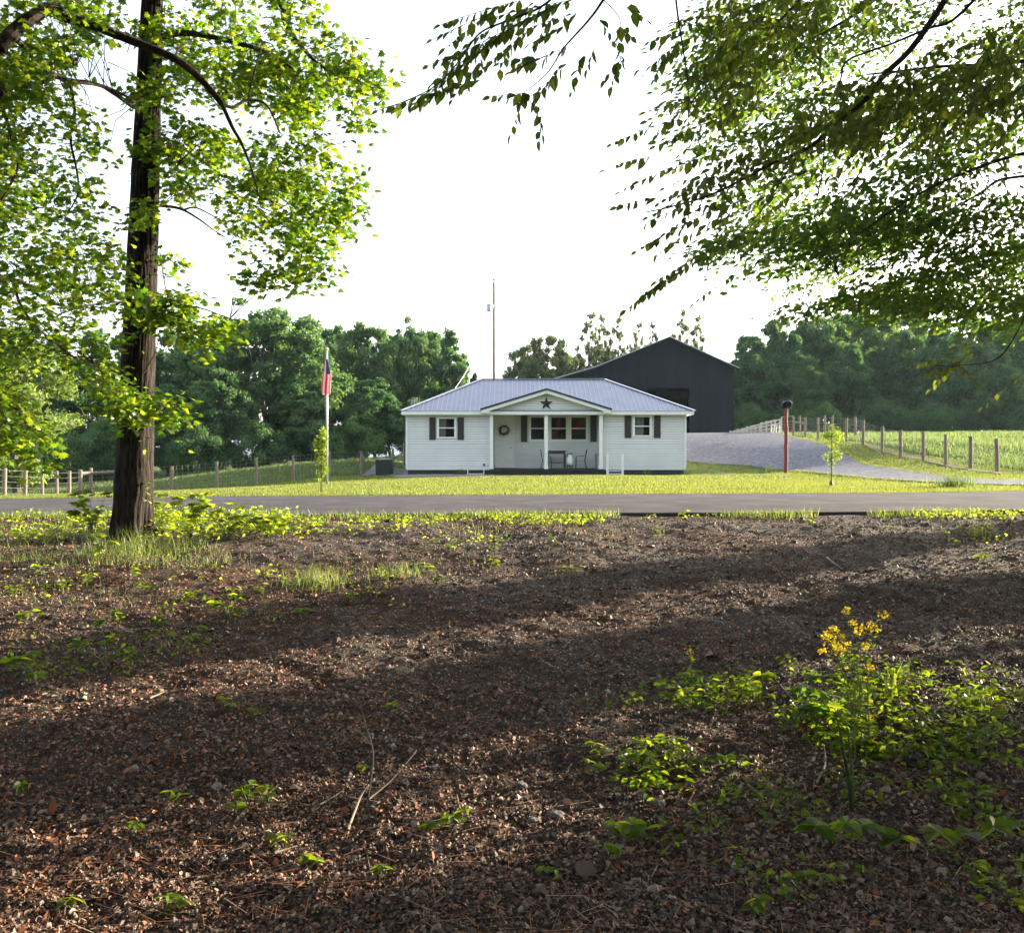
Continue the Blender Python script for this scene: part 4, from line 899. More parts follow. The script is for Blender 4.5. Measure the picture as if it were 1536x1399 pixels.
def make_tree(name, label, h, r, base, seed, n=9000, leaf=.26, mat=None, trunk_r=.2, nc=34, shape=1.0, cr=(.2, .36), limbs=9, group=None, tmpl=LEAF_CLUMP, lean=0):
    t = thing(name, label, 'tree', (0, 0, 0), group)
    P, d, C, g = crown_pts(n, h, r, base, seed, lean, nc, shape, cr)
    nrm = d * .7 + np.array([0, 0, .55]) + g.normal(size=(n, 3)) * .5; ax_ = g.normal(size=(n, 3)); ax_[:, 2] -= .4
    V, Fl = stamp(*tmpl, P, frame(ax_, nrm), leaf * g.uniform(.6, 1.3, n)); np_mesh('crown', V, Fl, mat or M_wood_leaf[0], t)
    m_ = MB(); st = random.getstate(); random.seed(seed)
    top = h * .82; path = [Vector((lean * z / h + .12 * r * .4 * math.sin(z * .9 + seed), .1 * r * .4 * math.cos(z * .7 + seed), z)) for z in np.linspace(-.4, top, 8)]
    m_.tube(path, [trunk_r * (1.15 - .95 * i / 7) for i in range(8)], 7)
    for c_ in C[g.choice(len(C), min(limbs, len(C)), replace=False)]:
        z0 = max(base * .6, c_[2] * .55); i = min(6, int(z0 / top * 7)); a = path[i].lerp(path[i + 1], .5); b_ = Vector(c_); mid = a.lerp(b_, .55) + Vector((0, 0, .12 * r))
        m_.tube([a, mid, b_], [trunk_r * .4, trunk_r * .25, trunk_r * .08], 5)
    random.setstate(st); m_.build('trunk', M_farbark, t); return t
protos = {}
def proto(k):
    if k in protos: return copy_tree(protos[k])
    if k == 'a': t = make_tree('woodland_tree', '', 12, 4.3, .6, 11, 30000, .24, nc=110, cr=(.12, .24))
    elif k == 'b': t = make_tree('woodland_tree', '', 12, 3.6, .3, 23, 26000, .24, shape=1.3, nc=95, cr=(.14, .26))
    elif k == 'c': t = make_tree('woodland_tree', '', 12, 5.2, 1.2, 37, 36000, .24, nc=150, cr=(.10, .21))
    elif k == 'd': t = make_tree('woodland_tree', '', 12, 3.2, .8, 51, 7500, .2, M_wood_leaf[1], .1, nc=80, cr=(.09, .2), limbs=40)
    elif k == 'e': t = make_tree('woodland_tree', '', 12, 4.0, 1.5, 67, 18000, .2, M_wood_leaf[1], .18, nc=75, cr=(.13, .25))
    elif k == 'f': t = make_tree('understorey_bush', '', 5, 3.6, -.1, 71, 12000, .19, None, .08, nc=36, shape=.6, cr=(.24, .4))
    protos[k] = t; return t
def put(k, px, top, d, hw=None, label='', group=None, cat='tree', name=None, base=None):
    t = proto(k); H = 5 if k == 'f' else 12; x = PX(px, d); z = (tz(x, d) if base is None else base) - .15; h = (PZ(top, d) - z) * 1.14
    rad = {'a': 4.3, 'b': 3.6, 'c': 5.2, 'd': 2.6, 'e': 4.0, 'f': 3.6}[k] * 1.05
    sz = h / H; sx = (hw * d / F) / rad if hw else sz
    t.location = (x, d, z); t.scale = (sx, sx * .95, sz); t.rotation_euler.z = random.uniform(0, 6.28)
    tag(t, label, cat, group)
    if name: t.name = name
    return t
G = 'trees of the wood edge'
Bk = 'broad dark-green tree of the wood edge, '
TREES = [
 ('c', 395, 462, 74, 135, 'huge round-topped dark green tree directly behind the flagpole'),
 ('a', 268, 510, 78, 75, 'dark bushy tree just right of the big foreground trunk'),
 ('b', 190, 520, 80, 60, 'dark tree glimpsed behind the big foreground trunk'),
 ('b', 140, 517, 84, 70, 'dark tree showing between the foreground trunk and the pale tree at left'),
 ('a', 30, 500, 84, 90, 'dark tree mostly hidden behind the pale green tree at far left'),
 ('a', 500, 503, 88, 70, 'mid-green tree right of the flagpole, peeking over the round tree'),
 ('a', 548, 498, 82, 68, 'full dark tree left of the house above the air conditioner'),
 ('c', 618, 490, 86, 66, 'tallest sunlit-topped tree just above the left roof corner of the house'),
 ('b', 676, 513, 84, 44, 'smaller round tree behind the pale power cable'),
 ('b', 650, 516, 92, 50, 'dim tree filling the gap behind the power cable tree'),
 ('b', 712, 572, 90, 22, 'low tree top right at the left end of the roof ridge'),
 ('e', 822, 508, 96, 52, 'pale rounded tree above the porch gable beyond the roof'),
 ('e', 778, 528, 100, 30, 'small pale tree right of the utility pole'),
 ('e', 862, 540, 98, 36, 'low pale tree where the barn lean-to meets the house roof'),
 ('e', 905, 528, 106, 42, 'pale rounded tree rising behind the left barn roof'), ('e', 795, 520, 98, 34, 'pale tree between the utility pole and the porch gable'), ('e', 965, 520, 108, 34, 'pale tree crown just clearing the barn roof left of its peak'), ('d', 1045, 490, 106, 24, 'thin airy tree low beside the right barn slope'), ('d', 905, 490, 103, 26, 'airy tree between the two thin trees left of the barn'),
 ('d', 885, 486, 100, 30, 'thin airy tree standing left of the barn ridge'),
 ('d', 928, 492, 102, 24, 'narrow sparse tree above the left barn roof slope'),
 ('d', 958, 499, 104, 22, 'spindly tree close left of the barn peak'),
 ('d', 980, 500, 100, 18, 'wispy small tree touching the barn peak'),
 ('d', 1026, 482, 102, 26, 'thin twin-topped tree right of the barn peak'),
 ('b', 1130, 520, 92, 45, 'tree with drooping side standing against the right barn wall'),
 ('a', 1163, 488, 96, 58, 'tree with feathery left shoulder right of the barn'),
 ('c', 1235, 470, 100, 70, 'tall broad tree above the red bell post'),
 ('c', 1300, 460, 104, 74, 'tallest rounded tree of the right wood edge'),
 ('a', 1372, 480, 98, 66, 'dome-shaped tree over the fence posts of the right pasture'),
 ('b', 1410, 500, 90, 56, 'darker tree standing forward on the right pasture edge'),
 ('a', 1462, 487, 94, 70, 'bushy tree near the right edge of the wood'),
 ('c', 1532, 478, 96, 76, 'tree cut by the right edge of the photo'),
 ('c', 1600, 480, 92, 90, 'tree just outside the right edge of the view'),
 ('a', 1210, 540, 88, 46, 'shorter tree in front of the wood between bell post and barn'),
 ('b', 1275, 530, 90, 50, 'shorter full tree behind the right fence corner'),
 ('b', 1500, 540, 84, 52, 'low full tree at the far right behind the pasture'),
 ('a', 330, 560, 68, 70, 'shaded lower tree at the foot of the round-topped tree'),
 ('b', 450, 580, 70, 60, 'shaded lower tree just left of the flagpole'),
 ('a', 560, 575, 72, 62, 'lower shaded tree behind the air conditioner'),
 ('b', 250, 590, 66, 50, 'low shaded tree behind the fence right of the big trunk'),
 ('a', -60, 500, 80, 100, 'dark tree beyond the left edge of the view'),
 ('b', -150, 500, 82, 100, 'dark tree far beyond the left edge of the view'),
]
for k, px, top, d, hw, lab in TREES: put(k, px, top, d, hw, lab, G)
for i, (px, top, d, hw) in enumerate(((-20, 512, 100, 70), (90, 522, 100, 60), (210, 528, 98, 60), (320, 500, 98, 60), (455, 497, 102, 60), (585, 505, 100, 60), (640, 510, 104, 60), (845, 545, 112, 60), (930, 545, 112, 60), (1010, 530, 112, 50), (1120, 520, 110, 50), (1190, 492, 112, 60), (1265, 480, 114, 60), (1335, 482, 114, 60), (1420, 492, 112, 60), (1500, 490, 112, 60), (1590, 492, 112, 60))):
    put('abc'[i % 3], px, top, d, hw, 'tree of the rear row of the wood, mostly hidden behind nearer crowns', 'rear row of the wood')
for px, top, d, hw, lab in ((160, 640, 66, 46, 'low dark bush behind the fence left of the big trunk'), (300, 650, 64, 50, 'low dark bush at the meadow edge under the round tree'), (385, 640, 66, 50, 'dark bush at the meadow edge left of the flagpole'),
                       (470, 640, 68, 50, 'dark bush at the meadow edge behind the flagpole'), (540, 628, 70, 44, 'dark bush behind the left lawn fence'), (620, 610, 74, 44, 'dark bush behind the left house corner'),
                       (1125, 612, 84, 34, 'dark bush right of the barn wall'), (1180, 618, 86, 36, 'dark bush behind the timber ramp'), (1240, 612, 82, 40, 'dark bush behind the corral posts'), (1320, 606, 86, 46, 'dark bush behind the right fence'),
                       (1400, 612, 84, 46, 'dark bush at the top of the right pasture'), (1480, 606, 86, 46, 'dark bush at the top right of the pasture'), (1550, 600, 84, 46, 'dark bush at the right edge behind the pasture'),
                       (90, 650, 62, 50, 'low dark bush under the pale tree at left'), (10, 650, 62, 50, 'low dark bush at the far left behind the fence')):
    put('f', px, top, d, hw, lab, 'bushes of the wood edge', 'bush')
# pale green tree at the left, nearer than the wood
M_pale = leafmat('pale_green_leaves', [(.06, .10, .02), (.09, .14, .028), (.12, .17, .04)], [(.18, .28, .03), (.26, .36, .05), (.34, .43, .07)], .5, gloss=.03)
t = make_tree('pale_tree', 'pale sunlit green tree behind the roadside fence at far left', 9.2, 4.0, .4, 91, 17000, .17, M_pale, .2, nc=46, cr=(.16, .27), group=None)
t.location = (PX(28, 47), 47, tz(PX(28, 47), 47) - .1); t.scale = (.98, 1, .9)

# ------------------------------------------------------------------ foreground foliage
def spray_field(polys, n, dr, gate=(.0, 2.0), seed=1, layer=False):
    """spray centres inside picture-shaped regions, at real depths dr, thinned by 3-D noise so that gaps open between the boughs"""
    g = np.random.default_rng(seed); out = []
    for poly, k, (d0, d1) in [(p, n, dr) for p in polys] if not isinstance(polys[0], tuple) else polys:
        pa = np.array(poly, float); cnt = 0; tries = 0
        while cnt < k and tries < k * 40:
            tries += 1; x = g.uniform(pa[:, 0].min(), pa[:, 0].max()); y = g.uniform(pa[:, 1].min(), pa[:, 1].max())
            if not inpoly(np.array([x]), np.array([y]), pa)[0]: continue
            d = g.uniform(d0, d1); p = at_d(x, y, d)
            pv = p[None] * [1, .5, 1.6] if not layer else np.array([[p[0] * .55, p[1] * .45, (p[2] - .33 * p[0]) * 2.3]])
            if vnoise(pv, gate[1], seed)[0] < gate[0]: continue
            out.append(p); cnt += 1
    return np.array(out)
def maple_sprays(P, per=15, rad=.30, size=.085, seed=3, droop=.35, outdir=None):
    """each spray: a flat drooping fan of lobed leaves"""
    g = np.random.default_rng(seed); n = len(P)
    az = g.uniform(0, 2 * np.pi, n); k = np.repeat(np.arange(n), per); m = len(k)
    a = g.uniform(0, 2 * np.pi, m); r = rad * np.sqrt(g.uniform(0, 1, m)) * g.uniform(.6, 1.3, n)[k]
    tilt = g.normal(0, .3, (n, 2))
    off = np.stack([r * np.cos(a), r * np.sin(a), np.zeros(m)], 1); off[:, 2] = off[:, 0] * tilt[k, 0] + off[:, 1] * tilt[k, 1] - droop * r ** 2 / rad + g.normal(0, .05, m)
    Q = P[k] + off
    dirv = off + g.normal(0, .12, (m, 3)); dirv[:, 2] = -g.uniform(.05, .45, m) * rad * 1.3
    nrm = np.stack([g.normal(0, .5, m), g.normal(0, .5, m), np.full(m, .8)], 1)
    return stamp(*LEAF_MAPLE, Q, frame(dirv, nrm), size * g.uniform(.6, 1.2, m))
def oval_sprays(P, per=18, rad=.32, size=.09, seed=3, sl=.0):
    g = np.random.default_rng(seed); n = len(P); k = np.repeat(np.arange(n), per); m = len(k)
    a = g.uniform(0, 2 * np.pi, m); r = rad * np.sqrt(g.uniform(0, 1, m)) * g.uniform(.6, 1.4, n)[k]; tilt = g.normal(0, .18, (n, 2)); tilt[:, 0] += sl
    off = np.stack([r * np.cos(a) * 1.3, r * np.sin(a), np.zeros(m)], 1); off[:, 2] = off[:, 0] * tilt[k, 0] + off[:, 1] * tilt[k, 1] - .25 * r ** 2 / rad + g.normal(0, .035, m)
    dirv = off * .8 + g.normal(0, .16, (m, 3)) + np.array([-.12, 0, 0]); dirv[:, 2] = -g.uniform(.0, .8, m) * rad
    nrm = np.stack([g.normal(0, .55, m), g.normal(-.3, .55, m), np.full(m, .7)], 1)
    return stamp(*LEAF_OVAL, P[k] + off, frame(dirv, nrm), size * g.uniform(.6, 1.2, m))
def twigs_to(mb, P, limbpts, r=.006, frac=1.0, seed=5, maxl=.7):
    L = np.array([tuple(p) for p in limbpts]); g = np.random.default_rng(seed)
    for p in P:
        if g.uniform() > frac: continue
        dd = np.linalg.norm(L - p, axis=1); j = int(np.argmin(dd)); a = Vector(L[j]); b_ = Vector(p)
        if dd[j] < .03 or dd[j] > maxl: continue
        mid = a.lerp(b_, .5) + Vector((g.normal(0, .05), g.normal(0, .05), .1 * dd[j])); mb.tube([a, mid, b_], [r * 1.4, r, r * .5], 4, cap=False)
def dense(path, step=.12):
    out = []
    for a, b_ in zip(path[:-1], path[1:]):
        a, b_ = Vector(a), Vector(b_); n = max(1, int((b_ - a).length / step)); out += [a.lerp(b_, i / n) for i in range(n)]
    out.append(Vector(path[-1])); return out
def smooth_path(pts, k=6):
    pts = [Vector(p) for p in pts]; out = []
    for i in range(len(pts) - 1):
        p0, p1, p2, p3 = pts[max(i - 1, 0)], pts[i], pts[i + 1], pts[min(i + 2, len(pts) - 1)]
        for j in range(k):
            t_ = j / k; out.append(.5 * ((2 * p1) + (-p0 + p2) * t_ + (2 * p0 - 5 * p1 + 4 * p2 - p3) * t_ * t_ + (-p0 + 3 * p1 - 3 * p2 + p3) * t_ ** 3))
    out.append(pts[-1]); return out
def limb(mb, px_pts, d0, d1, r0, r1, n=8):
    m = len(px_pts); pts = [at_d(x, y, d0 + (d1 - d0) * i / (m - 1)) for i, (x, y) in enumerate(px_pts)]
    sp = smooth_path(pts, 6); mb.tube(sp, [r0 + (r1 - r0) * (i / (len(sp) - 1)) for i in range(len(sp))], n, rough=.05); return sp

# ---- big tree at left (trunk d=11.6)
TD = 11.6; tb_ = at(197, 806); tx_, tyy = PX(197, TD), TD; tg = gzs(tx_, tyy)
tr1 = thing('maple_tree', 'large maple with furrowed brown trunk standing left in front of the road', 'tree', (tx_, tyy, tg))
zs_ = np.concatenate([np.linspace(-.25, .5, 8), np.linspace(.56, 8.5, 90), np.linspace(8.8, 14, 8)]); NV = 96; V = []
for z in zs_:
    c0 = tx_ + (PX(222, TD) - tx_) * max(0, z) / 6.5; rr = .214 + .02 * math.exp(-max(0, z) / .5) + .055 * math.exp(-max(0, z + .1) / .14) - .011 * max(0, z) - .0006 * z * z
    rr = max(rr, .07)
    for k in range(NV):
        a = 2 * math.pi * k / NV
        fl = .07 * math.exp(-max(0, z) / .25) * (math.sin(a * 5 + 1) + .5 * math.sin(a * 3))
        q = mnoise.noise(Vector((math.cos(a) * 6.5, math.sin(a) * 6.5, z * 1.1))); q2 = mnoise.noise(Vector((math.cos(a) * 14, math.sin(a) * 14, z * 2.6 + 40)))
        r = rr + fl * .6 + (.5 - abs(q) * 1.8) * .018 + q2 * .010
        V.append((c0 + r * math.cos(a), tyy + .03 * z + r * math.sin(a), tg + z))
n = len(zs_); i = np.arange(n - 1)[:, None] * NV; k = np.arange(NV)[None]; Fq = np.stack([i + k, i + (k + 1) % NV, i + NV + (k + 1) % NV, i + NV + k], 2).reshape(-1, 4)
np_mesh('trunk', V, Fq, M_bark, tr1, smooth=True)
lb = MB(); LP1 = []
for pts, d0, d1, r0, r1 in (([(232, 308), (255, 310), (275, 315), (300, 330), (320, 345)], 11.4, 10.6, .022, .006), ([(275, 315), (295, 312), (330, 330)], 11, 10.8, .012, .005),
                            ([(200, 160), (150, 128), (110, 120)], 11.5, 10.5, .03, .01), ([(228, 60), (280, 50), (360, 66), (400, 80), (450, 110)], 11.6, 10.8, .045, .01),
                            ([(222, -60), (300, -30), (410, -5), (430, 40), (470, 90), (510, 115)], 11.6, 10.5, .06, .008), ([(215, 560), (232, 530), (240, 500)], 11.5, 11.3, .008, .003),
                            ([(215, 470), (190, 452), (160, 462), (120, 455)], 11.2, 10.6, .014, .006), ([(222, 462), (262, 458), (300, 462), (345, 478)], 11.3, 10.8, .014, .004),
                            ([(205, 600), (180, 590), (150, 570)], 11.2, 10.9, .01, .004), ([(218, 600), (250, 605), (285, 612)], 11.3, 10.9, .01, .004), ([(240, 380), (250, 440), (262, 470)], 11.3, 10.9, .008, .003)):
    LP1 += limb(lb, pts, d0, d1, r0, r1)
P1 = spray_field([
    ([(230, 10), (330, -20), (470, -10), (500, 40), (560, 80), (590, 105), (575, 135), (520, 150), (470, 160), (420, 165), (330, 130), (260, 130), (235, 80)], 297, (10.2, 12.8)),
    ([(430, 150), (530, 155), (550, 190), (500, 200), (440, 190)], 43, (10.4, 12.2)),
    ([(240, 140), (330, 150), (350, 200), (335, 260), (300, 300), (250, 290), (235, 230)], 108, (10.2, 12.6)),
    ([(385, 195), (480, 205), (550, 260), (535, 330), (500, 360), (430, 330), (400, 290), (385, 240)], 145, (10.2, 12.4)),
    ([(330, 260), (400, 260), (420, 330), (490, 340), (500, 400), (480, 420), (430, 440), (370, 430), (360, 385), (335, 330)], 130, (10.2, 12.4)),
    ([(240, 380), (280, 370), (270, 395), (245, 400)], 5, (10.8, 11.4)),
    ([(180, 435), (250, 430), (300, 445), (310, 490), (270, 500), (215, 480), (175, 470)], 63, (10.9, 11.5)),
    ([(280, 490), (350, 465), (385, 470), (390, 485), (340, 510), (290, 525)], 29, (10.4, 11.2)),
    ([(222, 508), (260, 510), (272, 548), (240, 555), (225, 540)], 17, (11.5, 12)),
    ([(150, 585), (205, 590), (290, 605), (292, 628), (255, 635), (215, 640), (160, 625)], 58, (10.6, 11.2)),
    ([(222, 645), (236, 650), (236, 668), (224, 668)], 4, (11.4, 11.6)),
    ([(195, 30), (240, 20), (245, 110), (240, 150), (205, 150)], 23, (10.9, 11.3)), ([(190, 185), (225, 190), (240, 230), (200, 225)], 11, (10.8, 11.2)), ([(185, 295), (230, 300), (228, 335), (190, 330)], 11, (10.8, 11.2)),
], 0, 0, gate=(.40, 1.5), seed=4)
V, Fl = maple_sprays(P1, 13, .2, .085, 8); np_mesh('crown', V, Fl, M_maple, tr1)
twigs_to(lb, P1, dense(LP1), .004, .75); lb.build('limbs', M_barkdark, tr1)
V, Fl = maple_sprays(np.array([[tx_ + .24, TD - .15, tg + q] for q in (.5, .62, 1.0, 1.35, 1.5)]), 5, .07, .07, 9); np_mesh('trunk_sprouts', V, Fl, M_bright, tr1)
# leaf layers added above the frame to keep skylight off the track
def sky_screen(x0, x1, y0, y1, z0, z1, n, seed, size=.34):
    g = np.random.default_rng(seed); c = np.stack([g.uniform(x0, x1, n // 12), g.uniform(y0, y1, n // 12), g.uniform(z0, z1, n // 12)], 1); c = c[(c[:, 2] - 1.6) > .6 * c[:, 1] + .8]; k = g.integers(0, len(c), n)
    P = c[k] + g.normal(0, .42, (n, 3)) * [1, 1, .5]; nrm = g.normal(0, .5, (n, 3)) + [0, 0, 1]; return stamp(*LEAF_CLUMP, P, frame(g.normal(size=(n, 3)), nrm), size * g.uniform(.6, 1.3, n))
V, Fl = sky_screen(-11, -1.5, 7, 16, 9.6, 14, 7000, 5); np_mesh('sky_screen_leaves', V, Fl, M_maple, tr1)

# ---- second maple whose boughs reach in from the left edge (trunk outside the view)
t2x, t2y = -7.6, 9.0; t2g = gzs(t2x, t2y)
tr2 = thing('maple_tree', 'maple reaching in from the left edge with a long arching dark bough across the trunk', 'tree', (t2x, t2y, t2g))
lb = MB(); lb.tube([(t2x, t2y, t2g - .3), (t2x, t2y, 2), (t2x + .1, t2y, 5), (t2x, t2y, 9), (t2x, t2y, 12)], [.26, .21, .18, .12, .05], 14, rough=.03); lb.build('trunk', M_bark, tr2)
lb = MB(); LP2 = []
J = (t2x + .08, t2y, 3.9)
def join(z, first, d, r): p = at_d(first[0], first[1], d); pts = [(t2x + .1, t2y, z), tuple(Vector((t2x + .1, t2y, z)).lerp(Vector(p), .5) + Vector((0, 0, .1))), tuple(p)]; sp = smooth_path(pts, 5); lb.tube(sp, [r * 1.3 - r * .3 * i / (len(sp) - 1) for i in range(len(sp))], 8)
for z, pts, d0, d1, r0, r1 in ((4.2, [(-2, 72), (32, 38), (75, 13), (100, 26), (145, 40), (200, 62), (262, 88), (300, 118), (333, 156)], 7.7, 8.8, .058, .026),
                               (None, [(333, 156), (350, 161), (372, 150), (400, 158), (420, 200)], 8.8, 9.2, .018, .007), (None, [(333, 156), (348, 190), (362, 215), (378, 255), (388, 295)], 8.8, 9.0, .021, .006),
                               (None, [(262, 88), (270, 72), (290, 58)], 8.5, 8.8, .014, .006), (3.6, [(-2, 140), (30, 118), (65, 108), (100, 120), (145, 127), (180, 140), (205, 155)], 8.0, 9.8, .038, .009),
                               (None, [(20, 55), (42, 80), (62, 106)], 7.9, 8.6, .02, .01), (None, [(105, 125), (112, 170), (106, 210), (114, 250), (117, 290), (98, 325)], 9, 9.2, .017, .006),
                               (3.3, [(-2, 148), (10, 180), (22, 225), (26, 255), (2, 300)], 8.4, 8.6, .02, .01), (2.6, [(-2, 420), (30, 422), (48, 436), (75, 452), (110, 462), (145, 456), (190, 452)], 8.8, 10.6, .022, .007),
                               (None, [(20, 422), (30, 455), (50, 485), (80, 512), (110, 535), (140, 545), (160, 565), (172, 580)], 9, 10.8, .015, .006), (None, [(388, 160), (372, 150), (392, 72)], 9.1, 9.4, .01, .006), (2.1, [(-2, 600), (20, 610), (40, 635), (55, 660)], 8.6, 8.9, .012, .005)):
    if z: join(z, pts[0], d0, r0)
    LP2 += limb(lb, pts, d0, d1, r0, r1)
P2 = spray_field([
    ([(-60, -20), (150, -20), (180, 30), (150, 55), (110, 60), (100, 100), (60, 140), (-60, 150)], 217, (7.8, 10.5)),
    ([(-60, 120), (60, 130), (130, 160), (150, 210), (170, 240), (165, 300), (140, 350), (180, 370), (190, 440), (160, 470), (100, 500), (30, 500), (-60, 500)], 449, (7.8, 10.8)),
    ([(-40, 500), (60, 500), (130, 480), (200, 500), (175, 560), (120, 560), (60, 545), (-40, 600)], 101, (8.2, 10.6)),
    ([(-40, 590), (20, 590), (60, 625), (78, 690), (45, 712), (20, 690), (-40, 680)], 75, (8.2, 9)),
    ([(240, 90), (330, 100), (350, 150), (300, 150), (250, 130)], 23, (9, 10)),
    ([(140, 540), (200, 570), (190, 620), (150, 600)], 20, (10, 10.8)),
], 0, 0, gate=(.42, 1.6), seed=14)
V, Fl = maple_sprays(P2, 13, .17, .07, 18); np_mesh('crown', V, Fl, M_maple, tr2)
twigs_to(lb, P2, dense(LP2), .0035, .7, 6); lb.build('limbs', M_barkdark, tr2)

# ---- beech boughs from the right and from above
def beech_twigs(starts, dirs, L, size, per=.045, seed=1, droop=.25, mb=None, lw=.004):
    """arching twigs with leaves set alternately in one plane and hanging a little"""
    g = np.random.default_rng(seed); Q = []; D = []; Nn = []; S = []
    for s, d, l in zip(starts, dirs, L):
        d = Vector(d).normalized(); sd_ = d.cross(Vector((0, 0, 1))).normalized(); up = sd_.cross(d)
        pts = []; n = max(3, int(l / per)); ph = g.integers(0, 2); rl = g.normal(0, .5)
        for k in range(n + 1):
            t_ = k / n; p = Vector(s) + d * (l * t_) + Vector((0, 0, -droop * l * t_ * t_)) + sd_ * (.05 * l * math.sin(3 * t_ + rl))
            pts.append(p)
            side = 1 if (k + ph) % 2 else -1
            if k == n: ld = d + Vector((0, 0, -.8 * droop - .2))
            else: ld = d * .6 + sd_ * side * g.uniform(.4, 1.0) + Vector((0, 0, -g.uniform(.2, 1.5))) + Vector((g.normal(0, .25), g.normal(0, .25), 0))
            Q.append(p); D.append(ld); Nn.append(up * .75 + sd_ * (g.normal(0, .7) + rl * .4) + d * g.normal(0, .45) + Vector((0, -.35, 0))); S.append(size * g.uniform(.65, 1.15) * (1 - .3 * t_))
        if mb is not None: mb.tube(pts[::2] + ([pts[-1]] if len(pts) % 2 == 0 else []), lw, 4, cap=False)
    Q = np.array([tuple(q) for q in Q]); D = np.array([tuple(q) for q in D]); Nn = np.array([tuple(q) for q in Nn])
    return stamp(*LEAF_OVAL, Q, frame(D, Nn), np.array(S))
b3x, b3y = 9.5, 11.2; b3g = gzs(b3x, b3y)
tr3 = thing('beech_tree', 'beech reaching in from the right edge with wide leafy layered boughs', 'tree', (b3x, b3y, b3g))
lb = MB(); lb.tube([(b3x, b3y, b3g - .3), (b3x, b3y, 2), (b3x - .1, b3y, 5), (b3x, b3y, 9), (b3x, b3y, 13)], [.3, .24, .2, .13, .04], 14, rough=.02); lb.build('trunk', M_barkdark, tr3)
lb = MB(); LP3 = []
def joinr(z, p, r, mb): pts = [(b3x - .05, b3y, z), tuple(Vector((b3x - .05, b3y, z)).lerp(Vector(p), .5) + Vector((0, 0, .15))), tuple(p)]; sp = smooth_path(pts, 5); mb.tube(sp, [r * 1.5 - r * .5 * i / (len(sp) - 1) for i in range(len(sp))], 8)
for z, pts, d0, d1, r0, r1 in ((6.5, [(1450, -60), (1418, 0), (1367, 73), (1328, 111), (1298, 150), (1264, 179), (1230, 209), (1196, 231), (1153, 248), (1119, 267), (1059, 295), (1000, 312), (970, 318)], 7.6, 6.6, .026, .004),
                               (None, [(1480, -20), (1430, 30), (1392, 43), (1340, 65), (1273, 90), (1262, 115), (1256, 141)], 8, 7.6, .014, .005), (4.9, [(1560, 88), (1500, 96), (1414, 100), (1350, 107), (1300, 112)], 9.6, 9.2, .022, .008),
                               (4.2, [(1560, 225), (1500, 240), (1414, 273), (1350, 308), (1290, 350)], 10.4, 10, .022, .006), (None, [(1237, 205), (1234, 256), (1222, 320), (1232, 358)], 7.2, 7.4, .006, .003),
                               (None, [(1350, 100), (1330, 150), (1300, 240), (1260, 300)], 7.7, 8.2, .009, .004), (4.0, [(1560, 262), (1500, 270), (1470, 290), (1400, 330), (1330, 380), (1260, 420)], 12, 11.6, .02, .006), (None, [(1200, 228), (1160, 290), (1130, 330), (1090, 370)], 7.2, 7.6, .007, .003),
                               (6.8, [(1250, -60), (1200, 0), (1140, 60), (1080, 110), (1030, 160)], 9.5, 8.8, .02, .005), (6.8, [(1400, -80), (1300, 10), (1200, 70), (1120, 130), (1060, 180)], 11, 10, .02, .005), (4.2, [(1540, 470), (1500, 535), (1440, 548), (1400, 548)], 9, 8.6, .008, .003)):
    sp = limb(lb, pts, d0, d1, r0, r1); LP3 += sp
    if z: joinr(z, sp[0], r0, lb)
near = spray_field([
    ([(1090, -10), (1536, -10), (1560, 90), (1500, 150), (1400, 190), (1290, 230), (1180, 220), (1120, 190), (1070, 140), (1060, 60)], 380, (6.6, 8.6)),
    ([(1480, 100), (1560, 100), (1560, 230), (1520, 240), (1490, 190)], 16, (6.2, 7.2)),
    ([(1060, 200), (1200, 215), (1250, 260), (1150, 290), (1080, 320), (1040, 290)], 26, (6.6, 7.4)),
    ([(1400, 536), (1536, 520), (1560, 550), (1420, 556)], 8, (8.2, 9)),
], 0, 0, gate=(.50, 1.1), seed=31, layer=True)
g = np.random.default_rng(32); dirs = [(-.7 + g.normal(0, .6), g.normal(0, .7), g.normal(-.3, .35)) for _ in near]
V1 = beech_twigs(near, dirs, g.uniform(.25, .5, len(near)), .092, .042, 33, mb=lb, lw=.002)
# leaves hanging from the long bough and its free outer tips
tips = []; 
for px, py, d, dx, dy_, l in ((1010, 240, 7, -1, -.18, .55), (985, 180, 7.1, -1, -.12, .5), (1020, 196, 7.2, -1, -.1, .35), (940, 236, 7, -1, -.05, .32), (950, 298, 6.9, -1, .02, .28), (1035, 262, 7.0, -1, -.3, .4), (1080, 300, 6.9, -1, -.25, .7), (1060, 320, 7, -1, -.35, .6), (1150, 335, 7.1, -1, -.3, .7), (1100, 345, 7.1, -1, -.35, .7),
                            (1040, 370, 7.0, -1, -.45, .6), (1000, 400, 7.0, -1, -.45, .5), (1070, 360, 7.1, -1, -.3, .6), (960, 425, 7.0, -1, -.5, .3), (1120, 385, 7.2, -1, -.4, .6), (1020, 290, 7, -1, -.2, .4), (1000, 310, 6.8, -1, -.15, .35), (990, 340, 7, -1, -.3, .35), (1090, 250, 7, -1, -.2, .5), (1130, 290, 7.2, -1, -.3, .5), (1050, 230, 7.3, -1, -.1, .4), (1015, 150, 7.3, -1, .0, .4), (1040, 180, 7.2, -1, -.2, .35), (1005, 120, 7.2, -1, -.2, .2)):
    tips.append((at_d(px + 35, py, d), (dx, .1, dy_), l))
V2 = beech_twigs([a for a, b_, c_ in tips], [b_ for a, b_, c_ in tips], [c_ for a, b_, c_ in tips], .10, .045, 34, droop=.2, mb=lb, lw=.0028)
